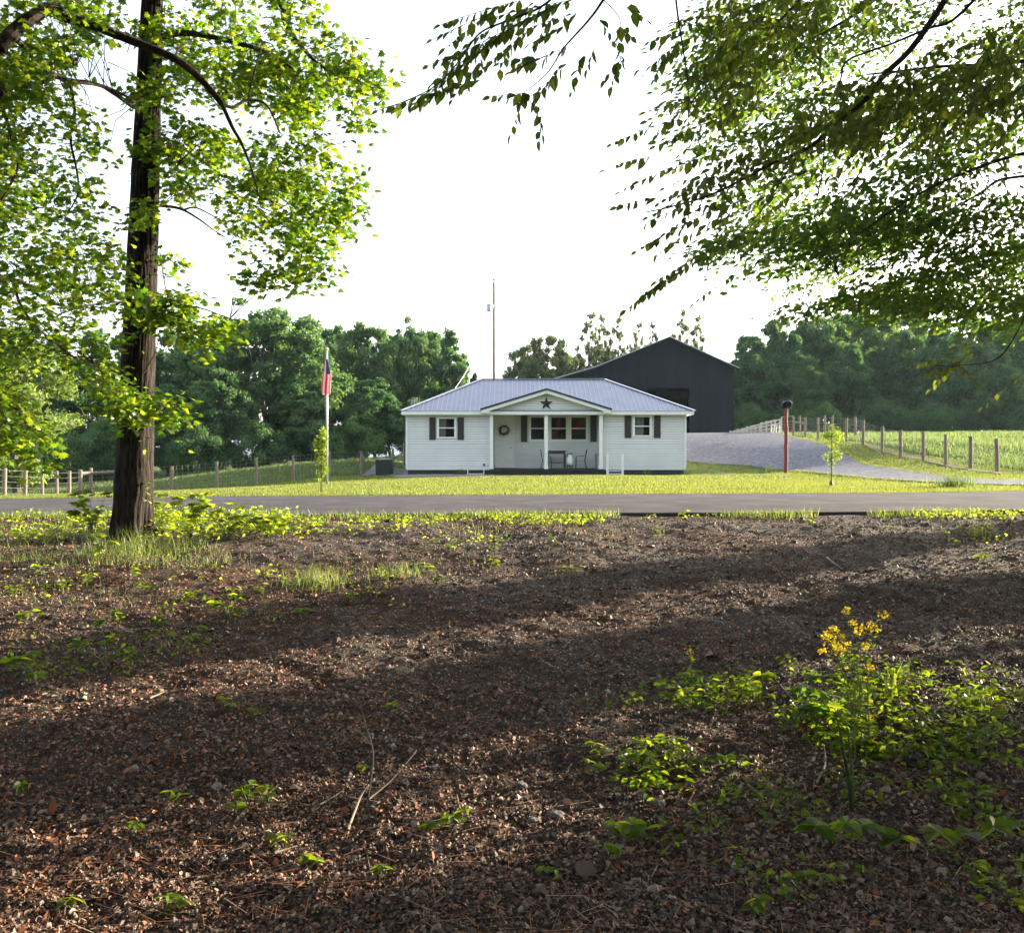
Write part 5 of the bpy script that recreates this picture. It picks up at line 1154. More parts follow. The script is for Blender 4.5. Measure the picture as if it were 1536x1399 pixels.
far = spray_field([
    ([(1040, 20), (1150, -10), (1560, -10), (1560, 250), (1400, 260), (1200, 240), (1080, 230), (1045, 190), (1020, 100)], 520, (9.5, 14)),
    ([(1150, 230), (1560, 240), (1560, 470), (1490, 480), (1420, 470), (1330, 455), (1260, 455), (1200, 470), (1165, 440), (1170, 400), (1110, 370), (1040, 380), (1110, 330), (1090, 290)], 720, (10, 15)),
    ([(1560, -10), (1960, -10), (1960, 400), (1560, 430)], 330, (9.5, 13)),
    ([(1300, 430), (1560, 430), (1560, 500), (1480, 495), (1400, 480), (1320, 465)], 90, (11, 13)),
], 0, 0, gate=(.525, 1.0), seed=41, layer=True)
g = np.random.default_rng(42); dirs = [(-1 + g.normal(0, .4), g.normal(0, .6), g.normal(-.3, .2)) for _ in far]
V3 = oval_sprays(far, 19, .30, .09, 43, .28)
V, Fl = merge([V1, V2]); np_mesh('crown', V, Fl, M_beech, tr3); np_mesh('crown', V3[0], V3[1], M_beech_far, tr3); V, Fl = sky_screen(2, 14, 5, 17, 9.8, 14, 8500, 6); np_mesh('sky_screen_leaves', V, Fl, M_beech, tr3); twigs_to(lb, far, dense(LP3), .004, .35, 9); lb.build('limbs', M_barkdark, tr3)

# ---- branches hanging into the top of the picture from a tree overhead
b4 = (3.4, 3.2); b4g = gzs(*b4)
tr4 = thing('beech_tree', 'overhead beech whose thin leafy branches hang into the top centre of the view', 'tree', (5.2, 2.0, gzs(5.2, 2.0)))
lb = MB(); lb.tube([(5.2, 2.0, -.2), (5.2, 2.0, 3), (5.0, 2.2, 6), (4.6, 2.8, 9)], [.3, .24, .18, .06], 12, rough=.02); lb.build('trunk', M_barkdark, tr4)
lb = MB(); LP4 = []
for pts, d0, d1, r0, r1 in (([(960, -90), (905, 0), (881, 33), (846, 72), (820, 111), (785, 140)], 5.4, 5.8, .010, .002), ([(880, -60), (820, 5), (765, 30), (720, 50), (690, 90), (655, 128), (600, 155), (566, 163)], 6.0, 6.4, .009, .002),
                            ([(1008, -80), (1014, 0), (1020, 45), (1027, 90), (1032, 130), (1032, 205)], 6.6, 6.8, .008, .003), ([(785, 140), (800, 160), (812, 190)], 5.8, 5.8, .0025, .002), ([(905, 0), (930, 30), (925, 70), (940, 110)], 5.5, 5.7, .003, .002)):
    sp = limb(lb, pts, d0, d1, r0, r1, 6); LP4 += sp
    if pts[0][1] < -50: q = Vector((5.0, 2.2, 6.2)); a = Vector(sp[0]); s2 = smooth_path([q, q.lerp(a, .5) + Vector((0, 0, .5)), a], 5); lb.tube(s2, [.04 - (.04 - r0) * i / (len(s2) - 1) for i in range(len(s2))], 6)
T = []
for px, py, d, dx, dz, l in ((760, 45, 6, -1, -.3, .4), (735, 65, 6.2, -1, -.45, .4), (710, 60, 6.3, -.9, -.7, .35), (775, 20, 6, -.8, -.8, .35), (750, 10, 6.2, -1, -.5, .4), (680, 105, 6.4, -1, -.6, .25), (790, 30, 6.3, -.6, -.9, .35), (720, 95, 6, -.9, -.9, .25), (700, 75, 6.1, -1, -.2, .25), (800, 5, 6.2, -1, -.4, .45), (830, 25, 6, -.7, -.8, .3), (800, 20, 6, -1, -.5, .45), (770, 35, 6.1, -1, -.6, .5), (740, 55, 6.1, -1, -.6, .45), (790, 50, 6, -.9, -.5, .4), (715, 80, 6.2, -1, -.6, .35), (700, 100, 6.2, -1, -.5, .3), (740, 20, 6.1, -1, -.2, .4), (690, 125, 6.3, -1, -.3, .3), (660, 135, 6.3, -1, -.35, .25), (640, 140, 6.3, -1, -.2, .22), (605, 155, 6.4, -1, -.1, .17), (720, 120, 6.2, -1, -.1, .28), (830, 10, 5.9, -1, -.3, .35), (860, 0, 5.9, -1, .0, .5), (780, 0, 6, -1, -.1, .5),
                            (850, 72, 5.7, -1, -.2, .3), (820, 85, 5.8, -1, -.2, .22), (850, 95, 5.7, -.7, -.6, .2), (875, 85, 5.7, -.3, -.7, .18), (800, 85, 5.8, -1, .0, .2), (835, 105, 5.8, -.6, -.7, .15), (790, 140, 5.8, -1, .1, .22), (785, 145, 5.8, -.4, -1, .2), (800, 150, 5.8, .3, -1, .18), (812, 175, 5.8, -.1, -1, .12), (820, 130, 5.8, -.8, -.3, .14), (865, 20, 5.6, -1, -.1, .3), (845, 40, 5.7, -1, -.3, .2), (900, 30, 5.6, .6, -.8, .12), (925, 55, 5.7, .2, -1, .17), (935, 85, 5.7, -.6, -.6, .15), (930, 40, 5.7, .5, -.3, .08), (940, 12, 5.6, .8, -.3, .12), (925, 100, 5.7, -.3, -1, .1), (890, 75, 5.7, -.3, -.8, .1),
                            (1022, 45, 6.7, -1, -.2, .22), (1025, 60, 6.7, -1, -.6, .25), (1026, 70, 6.7, -1, -.5, .2), (1000, 85, 6.7, -.6, -.9, .15), (1028, 110, 6.8, 1, -.4, .2), (1020, 30, 6.7, 1, -.3, .3), (1030, 150, 6.8, .8, -.5, .3), (1030, 160, 6.8, -.8, -.6, .25), (1032, 190, 6.8, .6, -.8, .2)):
    T.append((at_d(px, py, d), (dx, .15, dz), l))
V, Fl = beech_twigs([a for a, *_ in T], [b_ for _, b_, _ in T], [c_ for *_, c_ in T], .095, .034, 44, droop=.15, mb=lb, lw=.002)
g = np.random.default_rng(45); ov = np.stack([g.uniform(-1, 6, 240), g.uniform(1.5, 7, 240), g.uniform(6.5, 9.5, 240)], 1); ov = ov[(ov[:, 2] - 1.6) / ov[:, 1] > .62]
V5 = beech_twigs(ov, [(g.normal(), g.normal(), -.2) for _ in ov], g.uniform(.4, .8, len(ov)), .09, .05, 46)
V6 = sky_screen(-2, 10, -3, 7, 8.5, 12, 7500, 7); V7 = sky_screen(-11, -1, -4, 7, 8.5, 12, 7500, 8); V, Fl = merge([(V, Fl), V5, V6, V7]); np_mesh('crown', V, Fl, M_beech, tr4); lb.build('limbs', M_barkdark, tr4)  # overhead leaf layers added against skylight, merged with the hanging branches

# ------------------------------------------------------------------ trees outside the view that shade the track (to the right and behind)
ca, sa = math.cos(SUN_AZ), math.sin(SUN_AZ)
def shade_tree(s, t_, h, r, label, seed, n=5200, base=.3, leaf=.24, shape=1.5, lowgate=0):
    x, y = -s * sa + t_ * ca, s * ca + t_ * sa
    t = make_tree('cedar_tree', label, h, r, base, seed, n, leaf, M_wood_leaf[0], .14, nc=int(16 + 2 * h), shape=shape, cr=(.5, .75), limbs=4, tmpl=LEAF_CLUMP)
    t.location = (x, y, tz(x, y) - .1); return t
# ------------------------------------------------------------------ shade: trees that stand right of the view and behind the camera
for i, (s, t_, h, r, sh, lab) in enumerate((
    (7.05, 17.5, 9, .50, .5, 'narrow cedar just outside the right edge, upper of the two beside the track'), (7.25, 24, 11.5, .52, .5, 'narrow cedar farther out to the right of the track'),
    (5.1, 17, 9, .50, .5, 'narrow cedar outside the right edge, lower of the two beside the track'), (5.15, 25, 11.5, .52, .5, 'second row cedar out to the right behind the lower cedar'),
    (1.75, 17, 11, 1.25, 1.0, 'broad cedar outside the right edge near the flowering weeds'), (-1.8, 16, 11, 2.1, 1.0, 'broad cedar to the right of the camera'), (0.2, 26, 14, 2.6, 1, 'tall cedar far out to the right of the camera'), (2.5, 21, 11, .5, 1, 'slim shade-casting cedar added behind the broad one outside the right edge'), (-.3, 19.5, 12, 1.5, 1, 'shade-casting cedar added right of the camera between the two broad ones'), (-4.5, 18, 12, 1.8, 1, 'cedar to the right and behind the camera'))):  # slim cedar and the one between the broad pair added to darken the foreground
    shade_tree(s, t_, h, r, lab, 200 + i, n=int(2600 * h * r ** 1.1), leaf=.26)
t = shade_tree(4.15, 25, 11.5, .42, 'high shade-casting crown on a slender stem, added outside the right edge', 260, n=2600, base=5.0, leaf=.2, shape=.4); t.name = 'shade_caster_tree'  # high crown added out of view to shade the lower left ground
t = make_tree('forest_tree', 'tall forest tree standing behind the camera', 15, 5.2, 4.5, 301, 9000, .5, M_wood_leaf[0], .3, nc=40); fo = []
for i, (x, y, sc_) in enumerate(((-9, -6, 1), (-2, -9, 1.1), (5, -7, 1), (12, -3, 1), (-15, 0, 1), (0, -3.5, .95), (-5, -16, 1.2), (6, -15, 1.2), (17, -10, 1.1), (-16, -12, 1.1), (14, 5, .85))):
    o = t if i == 0 else copy_tree(t)
    o.location = (x, y, 0); o.scale = (sc_,) * 3; o.rotation_euler.z = i * 1.3
    tag(o, 'tall forest tree of the wood around and behind the camera', 'tree', 'wood behind the camera')

# ------------------------------------------------------------------ grass
M_lawnblade = leafmat('lawn_blades', [(.06, .09, .02), (.10, .13, .03), (.15, .165, .05)], [(.145, .185, .024), (.205, .245, .04), (.29, .305, .07)], .52, gloss=.02)
M_meadow = leafmat('meadow_blades', [(.04, .075, .022), (.065, .105, .035), (.12, .145, .06)], [(.09, .16, .035), (.15, .225, .05), (.28, .32, .11)], .5, gloss=.02)
M_tuft = leafmat('tuft_blades', [(.04, .085, .015), (.08, .12, .02), (.18, .17, .07)], [(.12, .22, .015), (.22, .30, .03), (.36, .35, .11)], .5, gloss=.05)
BL2 = (np.array([(-.5, 0, 0), (.5, 0, 0), (.3, .10, .6), (-.25, .10, .6), (.05, .38, 1)]), [np.array([(0, 1, 2, 3)]), np.array([(3, 2, 4)])])
def blades(name, x, y, z, h, wdt, mat, label, cat='grass', lean=.35, tm=BLADE, kind='stuff'):
    n = len(x); M = rotmats(n, lean); tv, tf = tm
    V = np.einsum('nij,nkj->nki', M, np.asarray(tv)[None] * np.stack([np.broadcast_to(wdt, n), h, h], 1)[:, None, :]) + np.stack([x, y, z], 1)[:, None, :]
    Fl = [(np.arange(n)[:, None, None] * len(tv) + f[None]).reshape(-1, f.shape[1]) for f in tf]
    o = np_mesh(name, V.reshape(-1, 3), Fl, mat); tag(o, label, cat, None, kind); return o
LP = np.array(lawn); DP = np.array(drv)
def region(n, y0, y1, test, pw=1.0):
    y = rng.uniform(y0, y1, n) if pw == 1 else y0 * (y1 / y0) ** rng.uniform(0, 1, n); x = rng.uniform(-1, 1, n) * (.56 * y + 2); ok = test(x, y); return x[ok], y[ok]
HB = lambda x, y: (x > HX0 - .1) & (x < HX1 + .1) & (y > 46.3) & (y < 54.7)
BEDP = np.array([(-7.4, 46), (-5, 46), (-5, 50.5), (-7.3, 50.5)])
x, y = region(330000, 19.2, 58, lambda x, y: inpoly(x, y, LP) & ~inpoly(x, y, DP) & ~HB(x, y) & ~inpoly(x, y, BEDP), 2)
pn = vnoise(np.stack([x, y, 0 * x], 1), .8, 3)
blades('lawn_grass', x, y, terr(x, y), rng.uniform(.035, .075, len(x)) * (.7 + .7 * pn), .010 + .0004 * y, M_lawnblade, 'short mown yellow-green lawn grass around the house')
x, y = region(210000, 30, 84, lambda x, y: ~inpoly(x, y, LP) & ~inpoly(x, y, DP) & ~((x > -6.2) & (x < 17)), 2)
pn = vnoise(np.stack([x, y, 0 * x], 1), .5, 4)
blades('meadow_grass', x, y, terr(x, y) - .05, rng.uniform(.08, .22, len(x)) * (.25 + 1.6 * pn ** 1.5), .012 + .0007 * y, M_meadow, 'uneven tall meadow grass in the pastures beyond the fences')
# taller grass along the far road edge, the driveway edge and fences
x = rng.uniform(-14, 14, 7000); y = ROAD_FAR(x) + .02 + np.abs(rng.normal(0, .12, len(x))); blades('verge_grass', x, y, terr(x, y), rng.uniform(.05, .13, len(x)), .016, M_lawnblade, 'fringe of taller grass along the far edge of the road')
P = []
for poly in (drv,):
    for a, b_ in zip(poly[:-1], poly[1:]):
        L = math.hypot(b_[0] - a[0], b_[1] - a[1]); n = int(L * 60)
        s = rng.uniform(0, 1, n); P.append(np.stack([a[0] + (b_[0] - a[0]) * s + rng.normal(0, .12, n), a[1] + (b_[1] - a[1]) * s + rng.normal(0, .12, n)], 1))
P = np.concatenate(P); P = P[(P[:, 1] < 60) & (P[:, 0] > 8.6)]
blades('driveway_edge_grass', P[:, 0], P[:, 1], terr(P[:, 0], P[:, 1]) + .02, rng.uniform(.05, .12, len(P)), .025, M_lawnblade, 'ragged grass fringing the gravel driveway')

# grass on the woodland side, by density patches in the ground
def patch_pts(px, py, rx, ry, n, g=rng):
    a = g.uniform(0, 6.283, n); r = np.sqrt(g.uniform(0, 1, n)); X = px + rx * r * np.cos(a); Y = py + ry * r * np.sin(a)
    q = np.array([at(u, v, 20)[:2] for u, v in zip(X, Y)]); q = q[(q[:, 1] < 13.7) & (q[:, 1] > 2)]; return q
tx = []
for px, py, rx, ry, n in ((230, 838, 120, 20, 900), (90, 845, 100, 14, 330), (30, 830, 60, 20, 200), (250, 820, 60, 14, 380), (60, 800, 90, 20, 260), (130, 900, 160, 25, 120), (600, 850, 160, 26, 90), (330, 850, 140, 18, 60), (760, 790, 130, 12, 150), (1430, 800, 110, 14, 90), (840, 800, 160, 16, 140)):
    tx.append(patch_pts(px, py, rx, ry, n))
q = np.concatenate(tx)
blades('woodland_grass', q[:, 0], q[:, 1], gz(q[:, 0], q[:, 1]) - .005, rng.uniform(.03, .13, len(q)), .006, M_tuft, 'thin grass scattered over the litter around the big trunk', tm=BL2, lean=.45)
x = rng.uniform(-8.5, 9, 5200); y = ROAD_NEAR(x) - .05 - np.abs(rng.normal(0, .22, len(x))); k = vnoise(np.stack([x, y, 0 * x], 1), 1.2, 8); k = k > np.where(x < 1.5, .25, np.where(x < 5.2, .64, .42)); x, y = x[k], y[k]
blades('verge_grass', x, y, gz(x, y), rng.uniform(.04, .15, len(x)), .011, M_tuft, 'fringe of grass along the near edge of the road', tm=BL2, lean=.4)
def grass_tuft(px, py, n, h, spread, label, mat=M_tuft, lean=.3, wd=.008, name='grass_tuft', cat='grass tuft', group=None):
    c = at(px, py, 60); a = rng.normal(0, spread, (n, 2)); x = c[0] + a[:, 0]; y = c[1] + a[:, 1]; z = (gz(x, y) if c[1] < 13.7 else terr(x, y)) - .01
    o = blades(name, x, y, z, rng.uniform(.45, 1, n) * h, wd, mat, label, cat, lean, BL2, None)
    if group: o['group'] = group
    return o
grass_tuft(478, 882, 300, .22, .17, 'broad bright grass tuft in the leaf litter right of the big trunk', wd=.006, lean=.45)
grass_tuft(600, 868, 120, .20, .11, 'smaller grass tuft to the right of the broad tuft')
grass_tuft(192, 834, 260, .36, .24, 'long pale grass growing at the foot of the big trunk', wd=.006, lean=.45)
grass_tuft(1467, 806, 70, .24, .06, 'bright isolated grass tuft near the road at right', lean=.4)
grass_tuft(1434, 732, 260, .48, .2, 'tall dark green grass clump at the roadside by the driveway mouth', wd=.016, mat=M_meadow)
grass_tuft(560, 745, 60, .35, .25, 'wispy seed grass on the far road edge beside the sapling', wd=.012, mat=M_meadow)
grass_tuft(1337, 1058, 16, .24, .018, 'upright pale green blade cluster behind the flowering weed', lean=.16, wd=.02, mat=M_bright)

# ------------------------------------------------------------------ broadleaf ground cover
M_cover = leafmat('ground_cover_leaves', [(.03, .07, .006), (.055, .11, .008), (.085, .145, .012)], [(.14, .26, .006), (.27, .38, .01), (.42, .50, .02)], .5, gloss=.03, rough=.3)
M_verge = leafmat('sunlit_weed_leaves', [(.05, .10, .012), (.085, .14, .018), (.12, .17, .02)], [(.26, .38, .012), (.42, .52, .02), (.56, .6, .03)], .6, gloss=.04)  # brighter copy of the cover leaves, sun glow put into the colour
M_stem = pbr('green_stem', [(.08, .10, .03)], 9, .6)
LEAF_WIDE = (LEAF_OVAL[0] * np.array([1, 1.1, 1]), LEAF_OVAL[1])
def cover_leaves(q, h, size, lift=.02, g=rng, tilt=.35):
    n = len(q); z = gz(q[:, 0], q[:, 1]) + lift + h * g.uniform(0, 1, n); P = np.stack([q[:, 0], q[:, 1], z], 1)
    D = np.stack([g.normal(size=n), g.normal(size=n), -np.abs(g.normal(0, .25, n))], 1); Nn = np.stack([g.normal(0, tilt, n), g.normal(-.1, tilt, n), np.ones(n)], 1)
    return stamp(*LEAF_WIDE, P, frame(D, Nn), size * g.uniform(.5, 1.15, n))
pc = []; pcb = []
def cov(px, py, rx, ry, n, h, size):
    """n little sprigs of 4-7 leaves"""
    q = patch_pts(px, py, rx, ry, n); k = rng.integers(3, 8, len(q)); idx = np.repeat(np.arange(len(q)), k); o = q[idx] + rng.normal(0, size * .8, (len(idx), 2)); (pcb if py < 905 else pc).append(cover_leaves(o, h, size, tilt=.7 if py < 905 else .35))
for a in ((1060, 1055, 80, 26, 40, .1, .05), (1310, 1060, 80, 30, 40, .14, .05), (1250, 1090, 60, 25, 40, .12, .05), (1460, 1130, 80, 60, 24, .1, .055), (990, 1160, 60, 26, 24, .08, .055), (1350, 1130, 120, 26, 50, .08, .05), (1075, 1060, 75, 24, 60, .09, .045), (1000, 1075, 70, 12, 14, .05, .04), (985, 1165, 60, 32, 34, .06, .045), (1100, 1180, 60, 30, 16, .05, .04), (1230, 1100, 70, 30, 40, .10, .045), (1330, 1065, 90, 32, 45, .10, .045),
          (1440, 1120, 90, 60, 50, .09, .045), (1480, 1070, 50, 30, 30, .14, .05), (1380, 1120, 130, 30, 60, .06, .045), (1340, 1190, 120, 25, 22, .05, .04), (1470, 1230, 70, 40, 30, .06, .05), (1500, 1330, 50, 50, 16, .05, .045),
          (1130, 1230, 110, 30, 20, .05, .04), (1190, 1330, 120, 40, 14, .05, .04), (1040, 1270, 80, 30, 8, .05, .04), (1230, 1210, 80, 20, 14, .05, .04), (930, 1060, 50, 20, 8, .05, .04), (1200, 1020, 100, 14, 18, .09, .04), (1290, 1150, 60, 20, 16, .06, .045),
          (240, 985, 80, 25, 22, .10, .05), (60, 1010, 70, 25, 16, .08, .05), (170, 1010, 90, 18, 12, .06, .045), (330, 930, 120, 20, 14, .06, .045), (130, 960, 120, 30, 10, .05, .04),
          (330, 790, 110, 24, 260, .16, .075), (70, 800, 90, 22, 130, .12, .065), (150, 780, 60, 12, 60, .14, .07), (430, 798, 60, 12, 70, .09, .06), (560, 795, 110, 10, 60, .05, .05), (820, 784, 90, 8, 100, .05, .05), (640, 780, 120, 8, 70, .05, .05),
          (690, 815, 60, 14, 20, .07, .05), (1450, 775, 90, 10, 90, .07, .055), (1150, 768, 120, 4, 24, .05, .05), (1000, 775, 60, 5, 10, .04, .045), (300, 870, 240, 40, 24, .05, .05), (560, 890, 120, 30, 14, .05, .04), (60, 870, 80, 25, 20, .05, .05), (1480, 810, 60, 16, 14, .06, .05), (250, 800, 50, 20, 60, .2, .075)): cov(*a)
V, Fl = merge(pc); o = np_mesh('ground_cover', V, Fl, M_cover); tag(o, 'low broadleaf ground cover creeping through litter and along the road verge', 'ground cover', kind='stuff')

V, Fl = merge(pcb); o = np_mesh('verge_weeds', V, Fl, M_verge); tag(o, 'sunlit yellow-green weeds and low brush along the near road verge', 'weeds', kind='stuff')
# individual plants
def plant(name, label, cat, px, py, tops, leaf, nper=5, mat=None, group=None, tmpl=None, size_var=.3, stemr=.003, base=None, petiole=.5):
    """tops: list of (dx, dy, h) stem tips relative to the foot; each tip carries a whorl, stems carry leaves"""
    c = at(px, py, 60) if base is None else np.array(base); gy_ = gzs(c[0], c[1]) if c[1] < 13.7 else tz(c[0], c[1]); t = thing(name, label, cat, (c[0], c[1], gy_), group)
    m_ = MB(); Q = []; D = []; Nn = []; S = []
    for dx, dy, h in tops:
        p0 = Vector((c[0], c[1], gy_ - .02)); p2 = Vector((c[0] + dx, c[1] + dy, gy_ + h)); p1 = p0.lerp(p2, .5) + Vector((-dx * .15, -dy * .15, .05 * h)); sp = smooth_path([p0, p1, p2], 4); m_.tube(sp, [stemr * (1.2 - .8 * i / (len(sp) - 1)) for i in range(len(sp))], 4)
        for k in range(nper):
            a = 6.283 * k / nper + random.uniform(-.4, .4); Q.append(tuple(p2)); D.append((math.cos(a), math.sin(a), random.uniform(-.35, .15))); Nn.append((random.gauss(0, .5), random.gauss(-.15, .5), 1)); S.append(leaf * random.uniform(1 - size_var, 1 + size_var))
        nl = int(h / .05)
        for k in range(nl):
            s = (k + .6) / (nl + .6)
            if s < .3: continue
            p = sp[min(len(sp) - 1, int(s * len(sp)))]; a = k * 2.4 + random.uniform(-.4, .4); Q.append(tuple(p)); D.append((math.cos(a), math.sin(a), random.uniform(-.2, .4))); Nn.append((random.gauss(0, .55), random.gauss(-.15, .55), 1)); S.append(leaf * petiole * random.uniform(.7, 1.3))
    m_.build('stem', M_stem, t)
    V, Fl = stamp(*(tmpl or LEAF_WIDE), np.array(Q), frame(np.array(D, float), np.array(Nn)), np.array(S)); np_mesh('leaves', V, Fl, mat or M_cover, t); return t
rr = lambda a: random.uniform(-a, a)
plant('big_leaf_weed', 'plant with five large spreading leaves behind the flowering weed, left side', 'weed', 1142, 1052, [(0, 0, .13)], .10, 6)
plant('maple_seedling', 'knee-high maple seedling with glowing lobed leaves left of the yellow flowers', 'seedling', 1222, 1105, [(-.08, 0, .24), (.0, .03, .30), (.05, -.03, .22), (-.03, -.05, .15), (.07, .02, .14)], .10, 5, M_maple, tmpl=LEAF_MAPLE)
plant('shade_weed', 'broad-leaved dark weed in the shade at bottom centre right', 'weed', 948, 1262, [(0, 0, .07), (-.07, .02, .05), (.05, .0, .05)], .075, 5)
plant('shade_weed', 'weed with long horizontal leaves in the shade below the sword leaves', 'weed', 1268, 1268, [(.0, 0, .07), (-.12, 0, .06), (.07, 0, .06)], .09, 5)
plant('shade_weed', 'wide low leafy weed in the shade near the lower right corner', 'weed', 1405, 1285, [(0, 0, .09), (-.14, 0, .07), (.14, .02, .08), (.24, .03, .1)], .09, 5)
plant('tall_weed', 'tall leafy weed standing near the right edge in the shade', 'weed', 1470, 1150, [(.0, 0, .30), (.06, .0, .24), (-.06, .02, .2), (.1, .05, .16)], .06, 5, petiole=.9)
for px, py, h in ((250, 1210, .06), (372, 1208, .08), (404, 1208, .07), (356, 1222, .04), (428, 1268, .06), (246, 1362, .06), (110, 1352, .04), (36, 1195, .05), (692, 1250, .06), (662, 1248, .05), (586, 1076, .04), (640, 1260, .03), (385, 1090, .03), (340, 1080, .03), (830, 1320, .03), (1370, 1010, .03), (575, 1330, .04), (1430, 1015, .05),
                  (540, 1160, .03), (880, 1165, .06), (895, 1150, .07), (1015, 1135, .05), (915, 1290, .05), (1230, 1335, .05), (1130, 1370, .05), (1090, 1160, .06), (1035, 1030, .08), (460, 1300, .03), (200, 1245, .03)):
    plant('weed_seedling', 'small bright green seedling alone on the dark gravelly litter', 'seedling', px, py, [(rr(.02), rr(.02), h), (rr(.05), rr(.05), h * .7)], .035 + h * .3, 4, group='small seedlings on the shaded litter')
for px, py, h in ((825, 828, .14), (750, 834, .16), (686, 832, .16), (640, 868, .12), (580, 880, .12), (395, 900, .10), (346, 915, .14), (200, 868, .09), (215, 890, .08), (290, 905, .07), (405, 870, .07), (448, 925, .06), (530, 905, .08), (20, 900, .08), (130, 880, .10), (100, 880, .08), (1030, 776, .1), (1215, 790, .07), (850, 860, .05), (655, 880, .08), (170, 935, .06), (50, 935, .06), (740, 850, .07), (990, 800, .06), (1480, 840, .08)):
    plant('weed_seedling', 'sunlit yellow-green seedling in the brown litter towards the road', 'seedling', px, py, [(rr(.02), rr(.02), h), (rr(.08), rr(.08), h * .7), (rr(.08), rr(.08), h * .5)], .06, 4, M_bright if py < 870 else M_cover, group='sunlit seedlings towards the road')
for px, py, h, lab in ((160, 1010, .3, 'spindly leafy weed in the shade at left, nearer the edge'), (265, 1000, .28, 'spindly leafy weed in the shade beside the bare dark twig'), (60, 1040, .2, 'leafy weed at the left edge in shade'), (345, 930, .16, 'small upright weed in front of the big trunk')):
    plant('leafy_weed', lab, 'weed', px, py, [(rr(.1), rr(.1), h), (rr(.2), rr(.2), h * .7), (rr(.25), rr(.2), h * .5), (rr(.25), rr(.2), h * .6)], .07, 5, petiole=.8)
# brush of maple saplings right and left of the big trunk
for px, py, h, w_, lab in ((285, 815, .62, .3, 'tallest bright maple sprout bush immediately right of the big trunk'), (340, 815, .42, .35, 'bright leafy bush in the middle of the row right of the trunk'), (405, 812, .28, .3, 'low bright bush at the right end of the row by the trunk'), (140, 812, .62, .25, 'thin maple sprout just left of the big trunk'), (150, 845, .24, .12, 'small maple sprout in the litter at the left foot of the trunk'), (245, 800, .5, .2, 'leafy sprout hugging the right side of the big trunk')):
    plant('maple_sprout', lab, 'shrub', px, py, [(rr(w_), rr(w_ * .6), h * random.uniform(.45, 1)) for _ in range(max(3, int(12 * w_ / .3)))], .10, 6, M_verge, tmpl=LEAF_MAPLE, petiole=.8)

# yellow flowering weed
PET = (np.array([(0, 0, 0)] + [((1 if k % 2 == 0 else .45) * math.cos(k * math.pi / 5), (1 if k % 2 == 0 else .45) * math.sin(k * math.pi / 5), .25 if k % 2 == 0 else .1) for k in range(10)]), [np.array([(0, k + 1, (k + 1) % 10 + 1) for k in range(10)])])
M_yel = leafmat('yellow_petals', [(.66, .46, .012), (.76, .56, .02), (.82, .66, .04)], [(.55, .40, .01), (.65, .5, .02), (.75, .6, .03)], .4, gloss=.02)
fb = at(1290, 1135); FD = fb[1]; fw = thing('flowering_weed', 'tall yellow-flowered weed rising from the green cover at right', 'wildflower', (fb[0], FD, gzs(fb[0], FD)))
heads = [(1270, 916, 11), (1325, 921, 15), (1243, 960, 22), (1268, 968, 17), (1291, 944, 17), (1311, 942, 20), (1298, 968, 12), (1233, 976, 10), (1251, 944, 12), (1304, 1000, 12), (1279, 934, 10), (1256, 975, 18), (1262, 955, 9), (1302, 1052, 10), (1305, 1078, 10), (1298, 1018, 9), (1238, 952, 13)]
m_ = MB(); Q = []; D = []; Nn = []; S = []; YP_ = []
for px, py, r in heads:
    d = FD + random.uniform(-.1, .1); p = Vector(at_d(px, py, d)); f0 = Vector((fb[0] + rr(.10), FD + rr(.10), fw.location.z - .02)); mid = f0.lerp(p, .55) + Vector((0, 0, .03)) + Vector(((fb[0] - p.x) * .2, 0, 0)); sp = smooth_path([f0, mid, p], 6)
    m_.tube(sp, [.003 - .002 * i / (len(sp) - 1) for i in range(len(sp))], 5)
    rw = .82 * r * d / F; n = int(10 + r * 2.6)
    g_ = rng.normal(size=(n, 3)); g_ /= np.linalg.norm(g_, axis=1, keepdims=True); pp = np.array(p) + g_ * rw * .85 * rng.uniform(.4, 1, (n, 1)) * [1, 1, .8]; V_, F_ = stamp(*PET, pp, rotmats(len(pp), .9), rng.uniform(.005, .009, len(pp))); np_mesh('flower_head', V_, F_, M_yel, fw)
    for s in np.linspace(.2, .92, int(9 + p.z * 6)):
        q = sp[int(s * (len(sp) - 1))]; a = random.uniform(0, 6.28); Q.append(tuple(q)); D.append((math.cos(a), math.sin(a), random.uniform(-.2, .6))); Nn.append((rr(.4), rr(.4), 1)); S.append(.055 * (1.2 - .7 * s) * random.uniform(.7, 1.3))
m_.build('stems', M_stem, fw)
V, Fl = stamp(*LEAF_OVAL, np.array(Q), frame(np.array(D, float), np.array(Nn, float)), np.array(S)); np_mesh('leaves', V, Fl, M_cover, fw)
fb2 = at(1036, 1050); f2 = thing('flowering_weed', 'small single-stemmed yellow flower left of the tall flowering weed', 'wildflower', (fb2[0], fb2[1], gzs(*fb2[:2])))
m_ = MB(); tp = Vector(at_d(1035, 978, fb2[1])); m_.tube([Vector(f2.location), Vector(f2.location).lerp(tp, .5) + Vector((.01, 0, 0)), tp], .003, 5); m_.build('stems', M_stem, f2)
pp = np.array(tp) + rng.normal(0, .012, (22, 3)) * [1, 1, 1.5]; V, Fl = stamp(*PET, pp, rotmats(22, .9), .009); np_mesh('flowers', V, Fl, M_yel, f2)
q = np.array([tuple(Vector(f2.location).lerp(tp, s)) for s in np.linspace(.1, .85, 14)]); V, Fl = stamp(*LEAF_OVAL, q, rotmats(14, .8), .035); np_mesh('leaves', V, Fl, M_cover, f2)
